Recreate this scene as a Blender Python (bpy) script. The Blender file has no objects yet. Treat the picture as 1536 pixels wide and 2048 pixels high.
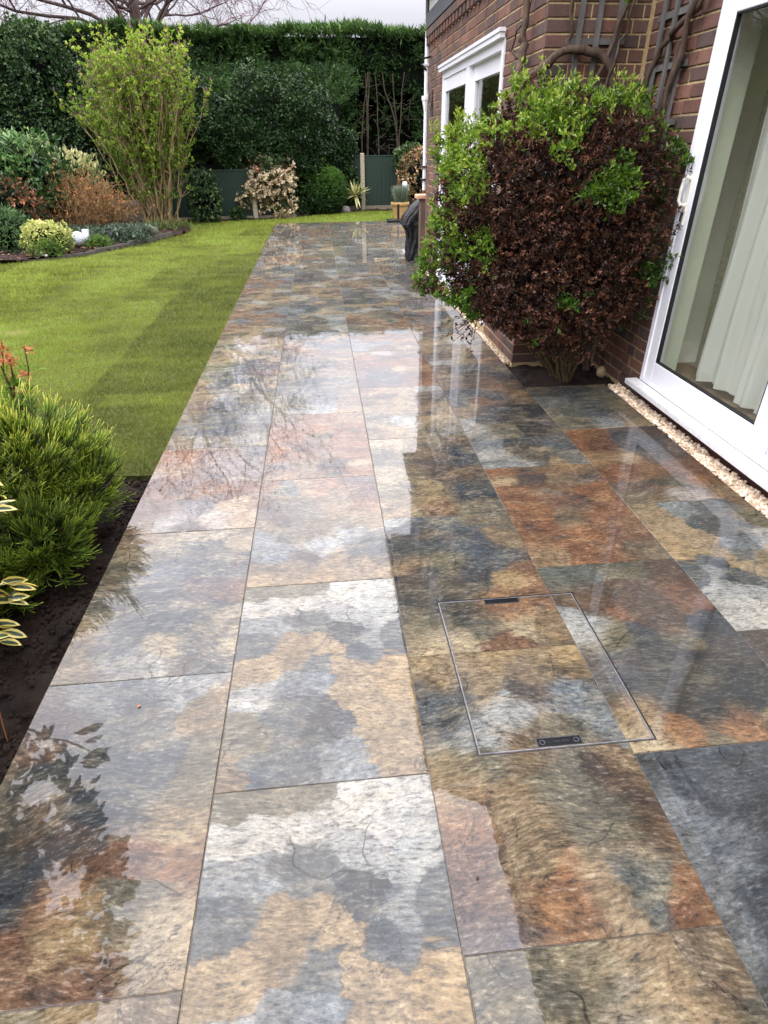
import bpy, bmesh, math, random
import numpy as np
from mathutils import Vector, Matrix

random.seed(11)
rng = np.random.default_rng(11)
S = bpy.context.scene
COL = S.collection
R = math.radians

# ------------------------------------------------------------------ camera
CAM = (0.9865, 0.0, 1.522)
YAW, PITCH, ROLL, FPX = 0.0937, 0.5524, -0.0113, 1193.35      # FPX: focal length in pixels of a 1536x2048 frame
fw = Vector((math.sin(YAW) * math.cos(PITCH), math.cos(YAW) * math.cos(PITCH), -math.sin(PITCH)))
rt = Vector((math.cos(YAW), -math.sin(YAW), 0))
up = rt.cross(fw)
rt2 = rt * math.cos(ROLL) + up * math.sin(ROLL)
up2 = -rt * math.sin(ROLL) + up * math.cos(ROLL)
cd = bpy.data.cameras.new('camera')
cd.sensor_fit = 'VERTICAL'; cd.sensor_height = 36.0; cd.sensor_width = 27.0
cd.lens = 36.0 * FPX / 2048.0
cd.clip_start = 0.05; cd.clip_end = 2000
cam = bpy.data.objects.new('camera', cd)
M = Matrix.Identity(4)
for i in range(3):
    M[i][0] = rt2[i]; M[i][1] = up2[i]; M[i][2] = -fw[i]; M[i][3] = CAM[i]
cam.matrix_world = M
COL.objects.link(cam)
S.camera = cam

# ------------------------------------------------------------------ sky, sun, exposure
SUN_EL, SUN_AZ = R(48), R(215)          # high, behind and to the left of the camera (veiled by cloud)
w = bpy.data.worlds.new('World'); S.world = w; w.use_nodes = True
nt = w.node_tree; nt.nodes.clear()
wo = nt.nodes.new('ShaderNodeOutputWorld'); bg = nt.nodes.new('ShaderNodeBackground')
sky = nt.nodes.new('ShaderNodeTexSky'); sky.sky_type = 'NISHITA'; sky.sun_disc = False
sky.sun_elevation = SUN_EL; sky.sun_rotation = SUN_AZ
tc = nt.nodes.new('ShaderNodeTexCoord'); sp = nt.nodes.new('ShaderNodeSeparateXYZ')
nt.links.new(tc.outputs['Generated'], sp.inputs[0])
# overcast cloud deck, much brighter overhead than in the haze near the horizon, the same all the way round
mr = nt.nodes.new('ShaderNodeMapRange'); mr.interpolation_type = 'SMOOTHSTEP'; mr.inputs[1].default_value = 0.09; mr.inputs[2].default_value = 0.56
mr.inputs[3].default_value = 5.4; mr.inputs[4].default_value = 38.0
nt.links.new(sp.outputs[2], mr.inputs[0])
nz = nt.nodes.new('ShaderNodeTexNoise'); nz.inputs['Scale'].default_value = 2.2; nz.inputs['Detail'].default_value = 5
mp = nt.nodes.new('ShaderNodeMapping'); mp.inputs['Scale'].default_value = (1, 1, 2.6)
nt.links.new(tc.outputs['Generated'], mp.inputs[0]); nt.links.new(mp.outputs[0], nz.inputs[0])
mr2 = nt.nodes.new('ShaderNodeMapRange'); mr2.inputs[1].default_value = 0.3; mr2.inputs[2].default_value = 0.7
mr2.inputs[3].default_value = 0.84; mr2.inputs[4].default_value = 1.14
nt.links.new(nz.outputs[0], mr2.inputs[0])
mu = nt.nodes.new('ShaderNodeMath'); mu.operation = 'MULTIPLY'
nt.links.new(mr.outputs[0], mu.inputs[0]); nt.links.new(mr2.outputs[0], mu.inputs[1])
cl = nt.nodes.new('ShaderNodeVectorMath'); cl.operation = 'SCALE'; cl.inputs[0].default_value = (0.945, 0.93, 1.0)
nt.links.new(mu.outputs[0], cl.inputs['Scale'])
sk = nt.nodes.new('ShaderNodeVectorMath'); sk.operation = 'SCALE'; sk.inputs['Scale'].default_value = 0.10
nt.links.new(sky.outputs[0], sk.inputs[0])
ad = nt.nodes.new('ShaderNodeVectorMath'); ad.operation = 'ADD'
nt.links.new(cl.outputs[0], ad.inputs[0]); nt.links.new(sk.outputs[0], ad.inputs[1])
nt.links.new(ad.outputs[0], bg.inputs[0]); bg.inputs[1].default_value = 0.1
nt.links.new(bg.outputs[0], wo.inputs[0])

sd = bpy.data.lights.new('sun', 'SUN'); sd.energy = 1.0; sd.angle = R(20); sd.color = (1.0, 0.96, 0.9)
so = bpy.data.objects.new('sun', sd)
sdir = Vector((math.sin(SUN_AZ) * math.cos(SUN_EL), math.cos(SUN_AZ) * math.cos(SUN_EL), math.sin(SUN_EL)))
so.rotation_euler = sdir.to_track_quat('Z', 'Y').to_euler(); so.location = (0, 0, 30)
COL.objects.link(so)
vs = S.view_settings
vs.view_transform = 'Standard'; vs.look = 'None'; vs.gamma = 1; vs.use_curve_mapping = False; vs.exposure = 0.42
S.render.engine = 'CYCLES'
cy = S.cycles
cy.use_denoising = True; cy.max_bounces = 6; cy.diffuse_bounces = 3; cy.glossy_bounces = 3
cy.transmission_bounces = 4; cy.transparent_max_bounces = 8; cy.caustics_reflective = False; cy.caustics_refractive = False

# ------------------------------------------------------------------ helpers
def lin(c):
    return tuple(((v / 255) / 12.92 if v / 255 <= 0.04045 else ((v / 255 + 0.055) / 1.055) ** 2.4) for v in c)

def tag(o, label=None, cat=None, group=None, kind=None):
    if label: o['label'] = label
    if cat: o['category'] = cat
    if group: o['group'] = group
    if kind: o['kind'] = kind
    return o

def empty(name, loc=(0, 0, 0), rz=0):
    o = bpy.data.objects.new(name, None); o.location = loc; o.rotation_euler = (0, 0, rz)
    o.empty_display_size = 0.1
    COL.objects.link(o); return o

def link(name, me, parent=None, loc=None):
    o = bpy.data.objects.new(name, me); COL.objects.link(o)
    if parent is not None: o.parent = parent
    if loc is not None: o.location = loc
    return o

class MB:
    """collects vertices, faces and per-vertex attributes; builds one mesh"""
    def __init__(s): s.v = []; s.f = []; s.a = {}; s.n = 0
    def add(s, V, F, **at):
        V = np.asarray(V, np.float32).reshape(-1, 3); F = np.asarray(F, np.int64)
        s.v.append(V); s.f.append(F + s.n); s.n += len(V)
        for k, val in at.items():
            s.a.setdefault(k, [])
        for k in s.a:
            val = at.get(k, 0.0)
            s.a[k].append(np.broadcast_to(np.asarray(val, np.float32), (len(V),)))
        return s
    def box(s, x0, x1, y0, y1, z0, z1, **at):
        V = [(x, y, z) for z in (z0, z1) for y in (y0, y1) for x in (x0, x1)]
        F = [(0, 2, 3, 1), (4, 5, 7, 6), (0, 1, 5, 4), (1, 3, 7, 5), (3, 2, 6, 7), (2, 0, 4, 6)]
        return s.add(V, F, **at)
    def mesh(s, name, mat=None, smooth=False):
        me = bpy.data.meshes.new(name)
        V = np.concatenate(s.v); nv = len(V)
        me.vertices.add(nv); me.vertices.foreach_set('co', V.ravel())
        groups = s.f
        tot = np.concatenate([np.full(len(f), f.shape[1]) for f in groups])
        idx = np.concatenate([f.ravel() for f in groups])
        st = np.concatenate([[0], np.cumsum(tot)[:-1]])
        me.loops.add(len(idx)); me.loops.foreach_set('vertex_index', idx.astype(np.int32))
        me.polygons.add(len(tot)); me.polygons.foreach_set('loop_start', st.astype(np.int32))
        me.polygons.foreach_set('use_smooth', np.full(len(tot), bool(smooth)))
        for k, L in s.a.items():
            at = me.attributes.new(k, 'FLOAT', 'POINT'); at.data.foreach_set('value', np.concatenate(L))
        me.update(calc_edges=True); me.validate()
        if mat: me.materials.append(mat)
        return me
    def build(s, name, mat=None, parent=None, smooth=False, loc=None):
        return link(name, s.mesh(name, mat, smooth), parent, loc)

def bevelled_box(name, x0, x1, y0, y1, z0, z1, b, mat, parent=None, seg=1):
    me = bpy.data.meshes.new(name); bm = bmesh.new()
    bmesh.ops.create_cube(bm, size=1)
    for v in bm.verts:
        v.co = Vector((x0 if v.co.x < 0 else x1, y0 if v.co.y < 0 else y1, z0 if v.co.z < 0 else z1))
    bmesh.ops.bevel(bm, geom=bm.edges[:], offset=b, segments=seg, affect='EDGES', profile=0.5)
    bm.to_mesh(me); bm.free(); me.materials.append(mat)
    return link(name, me, parent)

def tube(mb, pts, rad, sides=6, **at):
    P = np.asarray(pts, float); n = len(P)
    r = np.broadcast_to(np.asarray(rad, float), (n,))
    T = np.gradient(P, axis=0); T /= np.linalg.norm(T, axis=1)[:, None] + 1e-9
    ref = np.array([0, 0, 1.0]) if abs(T[:, 2]).mean() < 0.8 else np.array([1.0, 0, 0])
    A = np.cross(T, ref); A /= np.linalg.norm(A, axis=1)[:, None] + 1e-9
    B = np.cross(T, A)
    th = np.arange(sides) * 2 * math.pi / sides
    V = P[:, None] + r[:, None, None] * (np.cos(th)[None, :, None] * A[:, None] + np.sin(th)[None, :, None] * B[:, None])
    i = np.arange(n - 1)[:, None] * sides; j = np.arange(sides)[None]; k = (j + 1) % sides
    F = np.stack([i + j, i + k, i + sides + k, i + sides + j], -1).reshape(-1, 4)
    aa = {}
    for key, val in at.items():
        aa[key] = np.repeat(np.asarray(val), sides) if np.ndim(val) else val
    mb.add(V.reshape(-1, 3), F, **aa)

def lathe(mb, prof, cx=0, cy=0, n=24, **at):
    P = np.asarray(prof, float); th = np.arange(n) * 2 * math.pi / n
    V = np.stack([cx + P[:, 0, None] * np.cos(th), cy + P[:, 0, None] * np.sin(th), np.repeat(P[:, 1, None], n, 1)], -1)
    i = np.arange(len(P) - 1)[:, None] * n; j = np.arange(n)[None]; k = (j + 1) % n
    F = np.stack([i + j, i + k, i + n + k, i + n + j], -1).reshape(-1, 4)
    mb.add(V.reshape(-1, 3), F, **at)

def unit(V): return V / (np.linalg.norm(V, axis=-1, keepdims=True) + 1e-9)

def hashn(I):
    h = (I[..., 0] * 374761393 + I[..., 1] * 668265263 + I[..., 2] * 2147483647 + 1274126177) & 0xffffffff
    h = ((h ^ (h >> 13)) * 1274126177) & 0xffffffff
    return ((h ^ (h >> 16)) & 0xffff) / 65535.0

def vnoise(P, s=1.0, off=0):
    P = np.asarray(P, float) * s + off
    I = np.floor(P).astype(np.int64); f = P - I; f = f * f * (3 - 2 * f)
    r = 0
    for dx in (0, 1):
        for dy in (0, 1):
            for dz in (0, 1):
                wgt = (f[..., 0] if dx else 1 - f[..., 0]) * (f[..., 1] if dy else 1 - f[..., 1]) * (f[..., 2] if dz else 1 - f[..., 2])
                r = r + wgt * hashn(I + np.array([dx, dy, dz]))
    return r

def leaves(mb, P, D, L, W, var, curl=0.25, normal=None, fold=False):
    """one leaf blade per row: base P, direction D, length L, width W"""
    P = np.asarray(P, float); n = len(P); D = unit(np.asarray(D, float))
    if normal is None: normal = rng.normal(size=(n, 3))
    A = unit(np.cross(D, normal)); N = np.cross(A, D)
    L = np.broadcast_to(L, (n,))[:, None]; W = np.broadcast_to(W, (n,))[:, None]
    cu = curl * L
    if fold:
        b = P; m = P + D * L * 0.5 - N * cu * 0.25; t = P + D * L - N * cu * 0.6
        l = P + D * L * 0.6 + A * W * 0.5 + N * W * 0.2; r = P + D * L * 0.6 - A * W * 0.5 + N * W * 0.2
        V = np.stack([b, l, t, m, r], 1).reshape(-1, 3)
        i = np.arange(n) * 5
        F = np.concatenate([np.stack([i, i + 3, i + 2, i + 1], -1), np.stack([i, i + 4, i + 2, i + 3], -1)])
        mb.add(V, F, var=np.repeat(var, 5))
    else:
        V = np.stack([P, P + D * L * 0.5 + A * W * 0.5 - N * cu * 0.2, P + D * L - N * cu, P + D * L * 0.5 - A * W * 0.5 - N * cu * 0.2], 1).reshape(-1, 3)
        i = np.arange(n) * 4
        mb.add(V, np.stack([i, i + 1, i + 2, i + 3], -1), var=np.repeat(var, 4))

def ball_dirs(n):
    return unit(rng.normal(size=(n, 3)))

def shell(n, c, r, power=2.0, thick=0.3, lump=0.18, ls=3.0, zmin=None, off=0):
    """random points near the surface of a lumpy super-ellipsoid and their outward directions"""
    d = ball_dirs(n)
    k = (np.abs(d) ** power).sum(1) ** (-1 / power)
    q = d * k[:, None]
    lm = 1 + lump * (vnoise(q * ls + off) * 2 - 1)
    t = 1 - thick * rng.random(n) ** 1.6
    P = np.asarray(c) + q * np.asarray(r) * (lm * t)[:, None]
    if zmin is not None:
        ok = P[:, 2] > zmin; P = P[ok]; d = d[ok]
    return P, unit(d / np.asarray(r))

def clusters(mb, P, D, per, L, W, spread=0.9, var=None, vj=0.12, curl=0.25, fold=False, lj=0.3):
    n = len(P); k = per
    PP = np.repeat(P, k, 0) + rng.normal(size=(n * k, 3)) * L * 0.25
    DD = unit(np.repeat(unit(D), k, 0) + spread * rng.normal(size=(n * k, 3)))
    vv = np.repeat(rng.random(n) if var is None else var, k) + rng.normal(size=n * k) * vj
    nn = np.repeat(unit(D), k, 0) + rng.normal(size=(n * k, 3)) * 0.5
    leaves(mb, PP, DD, L * (1 + lj * rng.normal(size=n * k)).clip(0.4, 1.8), W * (1 + lj * rng.normal(size=n * k)).clip(0.4, 1.8), np.clip(vv, 0, 1), curl, nn, fold)

# ------------------------------------------------------------------ materials
def new_mat(name):
    m = bpy.data.materials.new(name); m.use_nodes = True
    t = m.node_tree; t.nodes.clear()
    out = t.nodes.new('ShaderNodeOutputMaterial'); b = t.nodes.new('ShaderNodeBsdfPrincipled')
    t.links.new(b.outputs[0], out.inputs[0])
    return m, t, b, out

class NT:
    """short-hand for building node trees"""
    def __init__(s, t): s.t = t
    def n(s, typ, **kw):
        o = s.t.nodes.new('ShaderNode' + typ)
        for k, v in kw.items(): setattr(o, k, v)
        return o
    def set(s, sock, v):
        if hasattr(v, 'is_output') or isinstance(v, bpy.types.NodeSocket): s.t.links.new(v, sock)
        elif v is not None:
            sock.default_value = v
    def math(s, op, a, b=None, c=None, clamp=False):
        o = s.n('Math', operation=op, use_clamp=clamp)
        for i, v in enumerate((a, b, c)):
            if v is not None: s.set(o.inputs[i], v)
        return o.outputs[0]
    def vmath(s, op, a, b=None, scale=None):
        o = s.n('VectorMath', operation=op)
        s.set(o.inputs[0], a)
        if b is not None: s.set(o.inputs[1], b)
        if scale is not None: s.set(o.inputs['Scale'], scale)
        return o.outputs['Value' if op in ('DISTANCE', 'LENGTH', 'DOT_PRODUCT') else 'Vector']
    def noise(s, vec, scale, detail=4, rough=0.55, dist=0.0, col=False):
        o = s.n('TexNoise'); s.set(o.inputs['Vector'], vec)
        o.inputs['Scale'].default_value = scale; o.inputs['Detail'].default_value = detail
        o.inputs['Roughness'].default_value = rough; o.inputs['Distortion'].default_value = dist
        return o.outputs['Color' if col else 'Fac']
    def rng(s, v, a, b, c=0.0, d=1.0, smooth=False):
        o = s.n('MapRange', clamp=True)
        if smooth: o.interpolation_type = 'SMOOTHSTEP'
        s.set(o.inputs[0], v)
        for i, x in enumerate((a, b, c, d)): s.set(o.inputs[i + 1], x)
        return o.outputs[0]
    def mix(s, f, a, b, blend='MIX'):
        o = s.n('Mix', data_type='RGBA', blend_type=blend)
        s.set(o.inputs[0], f); s.set(o.inputs[6], a); s.set(o.inputs[7], b)
        return o.outputs[2]
    def ramp(s, v, stops, mode='LINEAR'):
        o = s.n('ValToRGB'); cr = o.color_ramp; cr.interpolation = mode
        while len(cr.elements) < len(stops): cr.elements.new(0.5)
        for e, (p, c) in zip(cr.elements, stops):
            e.position = p; e.color = (*lin(c), 1)
        s.set(o.inputs[0], v); return o.outputs[0]
    def bump(s, h, strength=0.3, dist=0.01, normal=None):
        o = s.n('Bump'); o.inputs['Strength'].default_value = strength; o.inputs['Distance'].default_value = dist
        s.set(o.inputs['Height'], h)
        if normal is not None: s.set(o.inputs['Normal'], normal)
        return o.outputs[0]

def rgba(c): return (*lin(c), 1)

def plain(name, c, rough=0.5, noise_scale=20, amt=0.12, bump=0.0, metal=0.0, spec=0.5, c2=None, obj=True, stretch=None):
    m, t, b, o = new_mat(name); q = NT(t)
    tcn = q.n('TexCoord'); vec = tcn.outputs['Object']
    if stretch:
        mpn = q.n('Mapping'); mpn.inputs['Scale'].default_value = stretch; q.set(mpn.inputs[0], vec); vec = mpn.outputs[0]
    f = q.noise(vec, noise_scale, 6, 0.6)
    c2 = c2 or tuple(v * (1 - 2.2 * amt) for v in c)
    q.set(b.inputs['Base Color'], q.mix(q.rng(f, 0.3, 0.7), rgba(c), rgba(c2)))
    b.inputs['Roughness'].default_value = rough; b.inputs['Metallic'].default_value = metal
    b.inputs['Specular IOR Level'].default_value = spec
    if bump: q.set(b.inputs['Normal'], q.bump(f, bump, 0.01))
    return m

def leaf_mat(name, stops, rough=0.45, trans=0.25, spec=0.4):
    m, t, b, o = new_mat(name); q = NT(t)
    a = q.n('Attribute', attribute_name='var')
    c = q.ramp(a.outputs['Fac'], stops)
    q.set(b.inputs['Base Color'], c); b.inputs['Roughness'].default_value = rough
    b.inputs['Specular IOR Level'].default_value = spec
    tr = q.n('BsdfTranslucent'); q.set(tr.inputs[0], c)
    mx = q.n('MixShader'); mx.inputs[0].default_value = trans
    t.links.new(b.outputs[0], mx.inputs[1]); t.links.new(tr.outputs[0], mx.inputs[2]); t.links.new(mx.outputs[0], o.inputs[0])
    return m

def bark_mat(name, c1, c2, scale=30, rough=0.8):
    return plain(name, c1, rough, scale, c2=c2, bump=0.5, stretch=(1, 1, 0.25), spec=0.2)

# ------------------------------------------------------------------ slate-print porcelain paving
PAL = dict(white=(212, 210, 201), cream=(214, 196, 160), pale=(190, 193, 190), greyp=(148, 156, 160), slate=(102, 111, 118),
           sdark=(70, 79, 88), dk=(50, 57, 64), olive=(136, 129, 106), tan=(180, 156, 118), tan2=(160, 136, 100), gold=(186, 158, 110),
           brown=(112, 86, 66), rust=(150, 104, 71), orange=(175, 128, 84), red=(140, 101, 81), purple=(122, 112, 114), green=(116, 122, 116))
FILM = 0.0005       # height in metres of the unevenness of the water film
TS = 0.64          # overall albedo of the print

def tile_mat(name, seeds, sd=0.0, rust=0.25, pale=0.25, dark=0.25, ang=20, warp=0.15, grain=1.0, soft=0.026, layer=0.38, jag=0.7, per_object=False):
    m, t, b, out = new_mat(name); q = NT(t)
    tcn = q.n('TexCoord'); P0 = tcn.outputs['Object']
    off = (sd * 7.31, sd * 3.77, sd * 11.3)
    P = q.vmath('ADD', P0, off)
    if per_object:
        oi = q.n('ObjectInfo')
        P = q.vmath('ADD', P, q.vmath('SCALE', (37.0, 91.0, 53.0), None, oi.outputs['Random']))
    half = (0.5, 0.5, 0.5)
    # bedding that flows across the slab: noise stretched along a bent direction
    wf = q.vmath('SCALE', q.vmath('SUBTRACT', q.noise(P, 2.2, 1, 0.5, 0.0, True), half), None, 0.20)
    mpn = q.n('Mapping'); mpn.inputs['Rotation'].default_value = (0, 0, R(ang)); mpn.inputs['Scale'].default_value = (1.0, 3.0, 1)
    q.set(mpn.inputs[0], q.vmath('ADD', P, wf))
    FL = mpn.outputs[0]
    f1 = q.noise(FL, 6.5, 8, 0.66, 0.0)
    f2 = q.noise(FL, 36, 6, 0.70, 0.0)
    w1 = q.vmath('SCALE', q.vmath('SUBTRACT', q.noise(P, 4.2, 4, 0.55, 0.3, True), half), None, warp * 1.35)
    w2 = q.vmath('SCALE', q.vmath('SUBTRACT', q.noise(FL, 13, 5, 0.66, 0.2, True), half), None, 0.075 * jag)
    w3 = q.vmath('SCALE', (0.35, 1.0, 0.0), None, q.math('MULTIPLY', q.math('SUBTRACT', f1, 0.5), 0.16 * jag))
    Q = q.vmath('ADD', q.vmath('ADD', P0, w1), q.vmath('ADD', w2, w3))
    Q = q.vmath('MULTIPLY', Q, (1, 1, 0))
    cur = sec = colr = None
    for ki, s in enumerate(seeds):
        u, v, cn = s[:3]
        bias = s[3] if len(s) > 3 else 0.0
        pos = ((u - 0.5) * 0.6, (v - 0.5) * 0.9, 0)
        d = q.vmath('DISTANCE', Q, pos)
        if bias: d = q.math('SUBTRACT', d, bias)
        c = rgba(PAL[cn])
        if cur is None: cur, colr = d, c
        else:
            df = q.math('SUBTRACT', cur, d)
            colr = q.mix(q.rng(df, -soft * (1 + 2.2 * (ki % 2)), soft * (1 + 2.2 * (ki % 2)), smooth=True), colr, c)
            mx = q.math('MAXIMUM', cur, d)
            sec = mx if sec is None else q.math('MINIMUM', sec, mx)
            cur = q.math('MINIMUM', cur, d)
    edge = q.math('SUBTRACT', sec, cur)
    # cleavage lines follow some of the patch borders
    lmask = q.rng(q.noise(P, 4.5, 2, 0.5), 0.48, 0.56)
    line = q.math('MULTIPLY', q.math('MULTIPLY', q.rng(edge, 0.0, 0.006, 1.0, 0.0), lmask), 0.3)
    # long hairline cracks and cleft ridges that wander over the face
    vn = q.math('ABSOLUTE', q.math('SUBTRACT', q.noise(q.vmath('ADD', P, wf), 2.4, 3, 0.40, 0.0), 0.5))
    vein = q.math('MULTIPLY', q.rng(vn, 0.0, 0.003, 1.0, 0.0), q.rng(q.noise(P, 3.1, 1, 0.5), 0.53, 0.60))
    lip = q.math('MULTIPLY', q.rng(vn, 0.004, 0.045, 1.0, 0.0), q.rng(q.noise(P, 3.1, 1, 0.5), 0.53, 0.60))
    line = q.math('MAXIMUM', line, vein)
    g2 = q.noise(P, 11, 8, 0.66, 0.3)
    g3 = q.noise(P, 4.6, 6, 0.60, 0.6)
    g6 = q.noise(P, 120, 4, 0.65)
    g7 = q.noise(q.vmath('ADD', P, wf), 2.9, 10, 0.64, 0.9)
    tones = {'cool': ('dk', 'sdark', 'slate', 'greyp'), 'warm': ('sdark', 'brown', 'rust', 'tan'), 'mid': ('sdark', 'slate', 'olive', 'cream')}[
        'cool' if dark >= .45 else ('warm' if rust >= .3 else 'mid')]
    lay2 = q.ramp(g7, [(.34, PAL[tones[0]]), (.45, PAL[tones[1]]), (.53, PAL[tones[2]]), (.66, PAL[tones[3]])])
    colr = q.mix(layer, colr, lay2)
    contour = q.math('MULTIPLY', q.rng(q.math('ABSOLUTE', q.math('SUBTRACT', g7, 0.455)), 0.0, 0.004, 1.0, 0.0), q.rng(q.noise(P, 3.4, 1, 0.5), 0.52, 0.60))
    line = q.math('MAXIMUM', line, contour)
    colr = q.mix(q.math('MULTIPLY', q.rng(g3, 0.52, 0.68), min(1, rust * 1.5)), colr, q.mix(g2, rgba(PAL['orange']), rgba(PAL['red'])))
    colr = q.mix(q.math('MULTIPLY', q.rng(f1, 0.50, 0.70), min(1, pale * 1.7)), colr, rgba(PAL['cream']))
    colr = q.mix(q.math('MULTIPLY', q.rng(f1, 0.48, 0.30), min(1, dark * 1.7)), colr, rgba(PAL['sdark']))
    colr = q.mix(q.math('MULTIPLY', q.rng(f2, 0.53, 0.68), min(.6, .16 + pale * .9)), colr, rgba((210, 200, 178)))
    colr = q.mix(q.math('MULTIPLY', q.rng(f2, 0.47, 0.30), .72), colr, rgba((72, 74, 76)))
    val = q.math('MULTIPLY', q.rng(f2, 0.28, 0.72, 1 - 0.48 * grain, 1 + 0.48 * grain), q.rng(g2, 0.3, 0.7, 0.64, 1.36))
    val = q.math('MULTIPLY', val, q.rng(g6, 0.3, 0.7, 0.74, 1.26))
    val = q.math('MULTIPLY', val, q.rng(lip, 0, 1, 1.0, 0.88))
    val = q.math('MULTIPLY', val, q.rng(line, 0, 1, TS, TS * 0.56))
    bw = q.n('RGBToBW'); q.set(bw.inputs[0], colr)
    colr = q.mix(0.12, colr, bw.outputs[0])
    colr = q.mix(0.07, colr, rgba((132, 128, 116)))
    gm = q.n('Gamma'); gm.inputs[1].default_value = 1.32; q.set(gm.inputs[0], colr); colr = gm.outputs[0]
    colr = q.vmath('SCALE', colr, None, val)
    q.set(b.inputs['Base Color'], colr)
    h = q.math('ADD', q.math('MULTIPLY', f2, 1.0), q.math('ADD', q.math('MULTIPLY', g6, 0.15), q.math('MULTIPLY', line, -0.6)))
    q.set(b.inputs['Normal'], q.bump(h, 1.0, 0.010))
    b.inputs['Roughness'].default_value = 0.6; b.inputs['Specular IOR Level'].default_value = 0.2
    # rain film: a thin clear coat, only faintly disturbed by the relief under it
    b.inputs['Coat Weight'].default_value = 1.0; b.inputs['Coat IOR'].default_value = 1.5
    q.set(b.inputs['Coat Roughness'], q.math('ADD', q.rng(g3, 0.40, 0.70, 0.004, 0.03), q.rng(q.noise(P, 1.7, 3, 0.6), .56, .66, 0.0, 0.05)))
    gc_ = q.noise(P, 38, 2, 0.5); gc2 = q.noise(P, 4.0, 2, 0.5)
    q.set(b.inputs['Coat Normal'], q.bump(q.math('ADD', q.math('MULTIPLY', gc_, .11), gc2), 1.0, FILM))
    return m

PRINTS = {}
def pr(name, seeds, **kw): PRINTS[name] = tile_mat('slate_print_' + name, seeds, **kw)

pr('peak', [(.12, .97, 'olive'), (.36, .95, 'olive'), (.1, .86, 'white'), (.4, .88, 'white'), (.75, .92, 'white', .02), (.85, .77, 'pale'), (.62, .79, 'pale'),
            (.15, .73, 'greyp'), (.1, .62, 'slate'), (.44, .75, 'slate'), (.62, .7, 'sdark'), (.78, .62, 'greyp', .01), (.97, .62, 'slate'), (.72, .56, 'slate'),
            (.15, .51, 'tan'), (.33, .57, 'tan2', .01), (.52, .64, 'tan'), (.44, .52, 'slate'), (.4, .43, 'greyp'), (.15, .38, 'pale'), (.64, .48, 'tan', .01), (.72, .34, 'tan', .03),
            (.88, .15, 'tan', .03), (.3, .27, 'slate', .02), (.5, .2, 'sdark', .02), (.12, .22, 'olive'), (.25, .07, 'slate'), (.58, .06, 'greyp'), (.02, .04, 'tan2'), (.95, .4, 'gold', .01)],
   sd=1, rust=.10, pale=.18, dark=.12, ang=62, warp=.15, soft=.008, layer=.16, jag=.7)
pr('strata', [(.2, .95, 'tan'), (.5, .96, 'gold'), (.85, .95, 'gold', .01), (.15, .86, 'tan2'), (.4, .84, 'tan'), (.7, .9, 'tan'), (.9, .86, 'tan2'), (.62, .82, 'sdark'), (.85, .76, 'greyp', .02),
              (.15, .74, 'slate', .02), (.5, .72, 'pale', .02), (.3, .62, 'pale', .02), (.7, .6, 'olive', .02), (.95, .6, 'greyp'), (.25, .5, 'olive'), (.5, .52, 'tan2'), (.85, .47, 'brown'),
              (.15, .42, 'tan'), (.6, .42, 'olive', .02), (.12, .3, 'orange'), (.4, .34, 'tan', .02), (.7, .27, 'olive', .03), (.12, .16, 'red', .02), (.35, .2, 'tan2'), (.45, .1, 'orange'),
              (.62, .1, 'tan'), (.8, .14, 'green', .02), (.97, .25, 'brown', .02), (.95, .06, 'rust'), (.1, .02, 'purple')],
   sd=2, rust=.18, pale=.25, dark=.2, ang=8, warp=.10, layer=.22, jag=.6)
pr('rustfoot', [(.3, .95, 'greyp', .02), (.75, .94, 'pale'), (.15, .82, 'purple', .02), (.5, .8, 'slate', .03), (.88, .8, 'tan2'), (.2, .66, 'rust', -.03), (.3, .6, 'sdark', .04), (.65, .62, 'slate', .04),
                (.9, .6, 'olive', .01), (.15, .42, 'dk', .05), (.5, .45, 'sdark', .03), (.88, .42, 'tan'), (.3, .27, 'sdark', .01), (.45, .22, 'orange'), (.7, .3, 'rust'), (.92, .28, 'orange'),
                (.1, .18, 'slate', .02), (.55, .14, 'gold'), (.72, .2, 'olive'), (.85, .12, 'cream'), (.3, .06, 'rust'), (.6, .04, 'rust'), (.05, .03, 'olive'), (.92, .03, 'tan')],
   sd=3, rust=.22, pale=.22, dark=.3, ang=55, warp=.13, layer=.26)
pr('bluecream', [(.2, .95, 'tan2'), (.6, .96, 'cream'), (.9, .93, 'tan'), (.3, .82, 'olive', .01), (.65, .78, 'slate', .05), (.9, .7, 'slate', .03), (.15, .65, 'olive', .02), (.45, .62, 'greyp', .01),
                 (.75, .52, 'purple', .04), (.95, .5, 'rust'), (.2, .45, 'olive'), (.45, .4, 'slate', .05), (.75, .33, 'sdark', .02), (.9, .25, 'cream'), (.6, .2, 'cream'), (.3, .2, 'greyp', .03),
                 (.1, .25, 'tan'), (.75, .1, 'slate', .02), (.4, .07, 'pale', .02), (.1, .06, 'tan2')],
   sd=4, rust=.25, pale=.4, dark=.3, ang=40, warp=.16)
pr('rustcrack', [(.2, .9, 'orange', .03), (.6, .88, 'purple', .05), (.9, .9, 'slate', .02), (.2, .7, 'tan'), (.3, .55, 'red', .04), (.7, .66, 'purple', .06), (.15, .4, 'rust', .03), (.45, .42, 'orange'),
                 (.75, .4, 'rust', .02), (.95, .42, 'red'), (.2, .22, 'red', .02), (.5, .26, 'greyp'), (.8, .26, 'cream'), (.35, .12, 'pale', .02), (.7, .12, 'white', .01), (.92, .1, 'cream'), (.1, .06, 'tan2'), (.5, .02, 'slate')],
   sd=5, rust=.35, pale=.25, dark=.12, ang=10, warp=.10)
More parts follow.
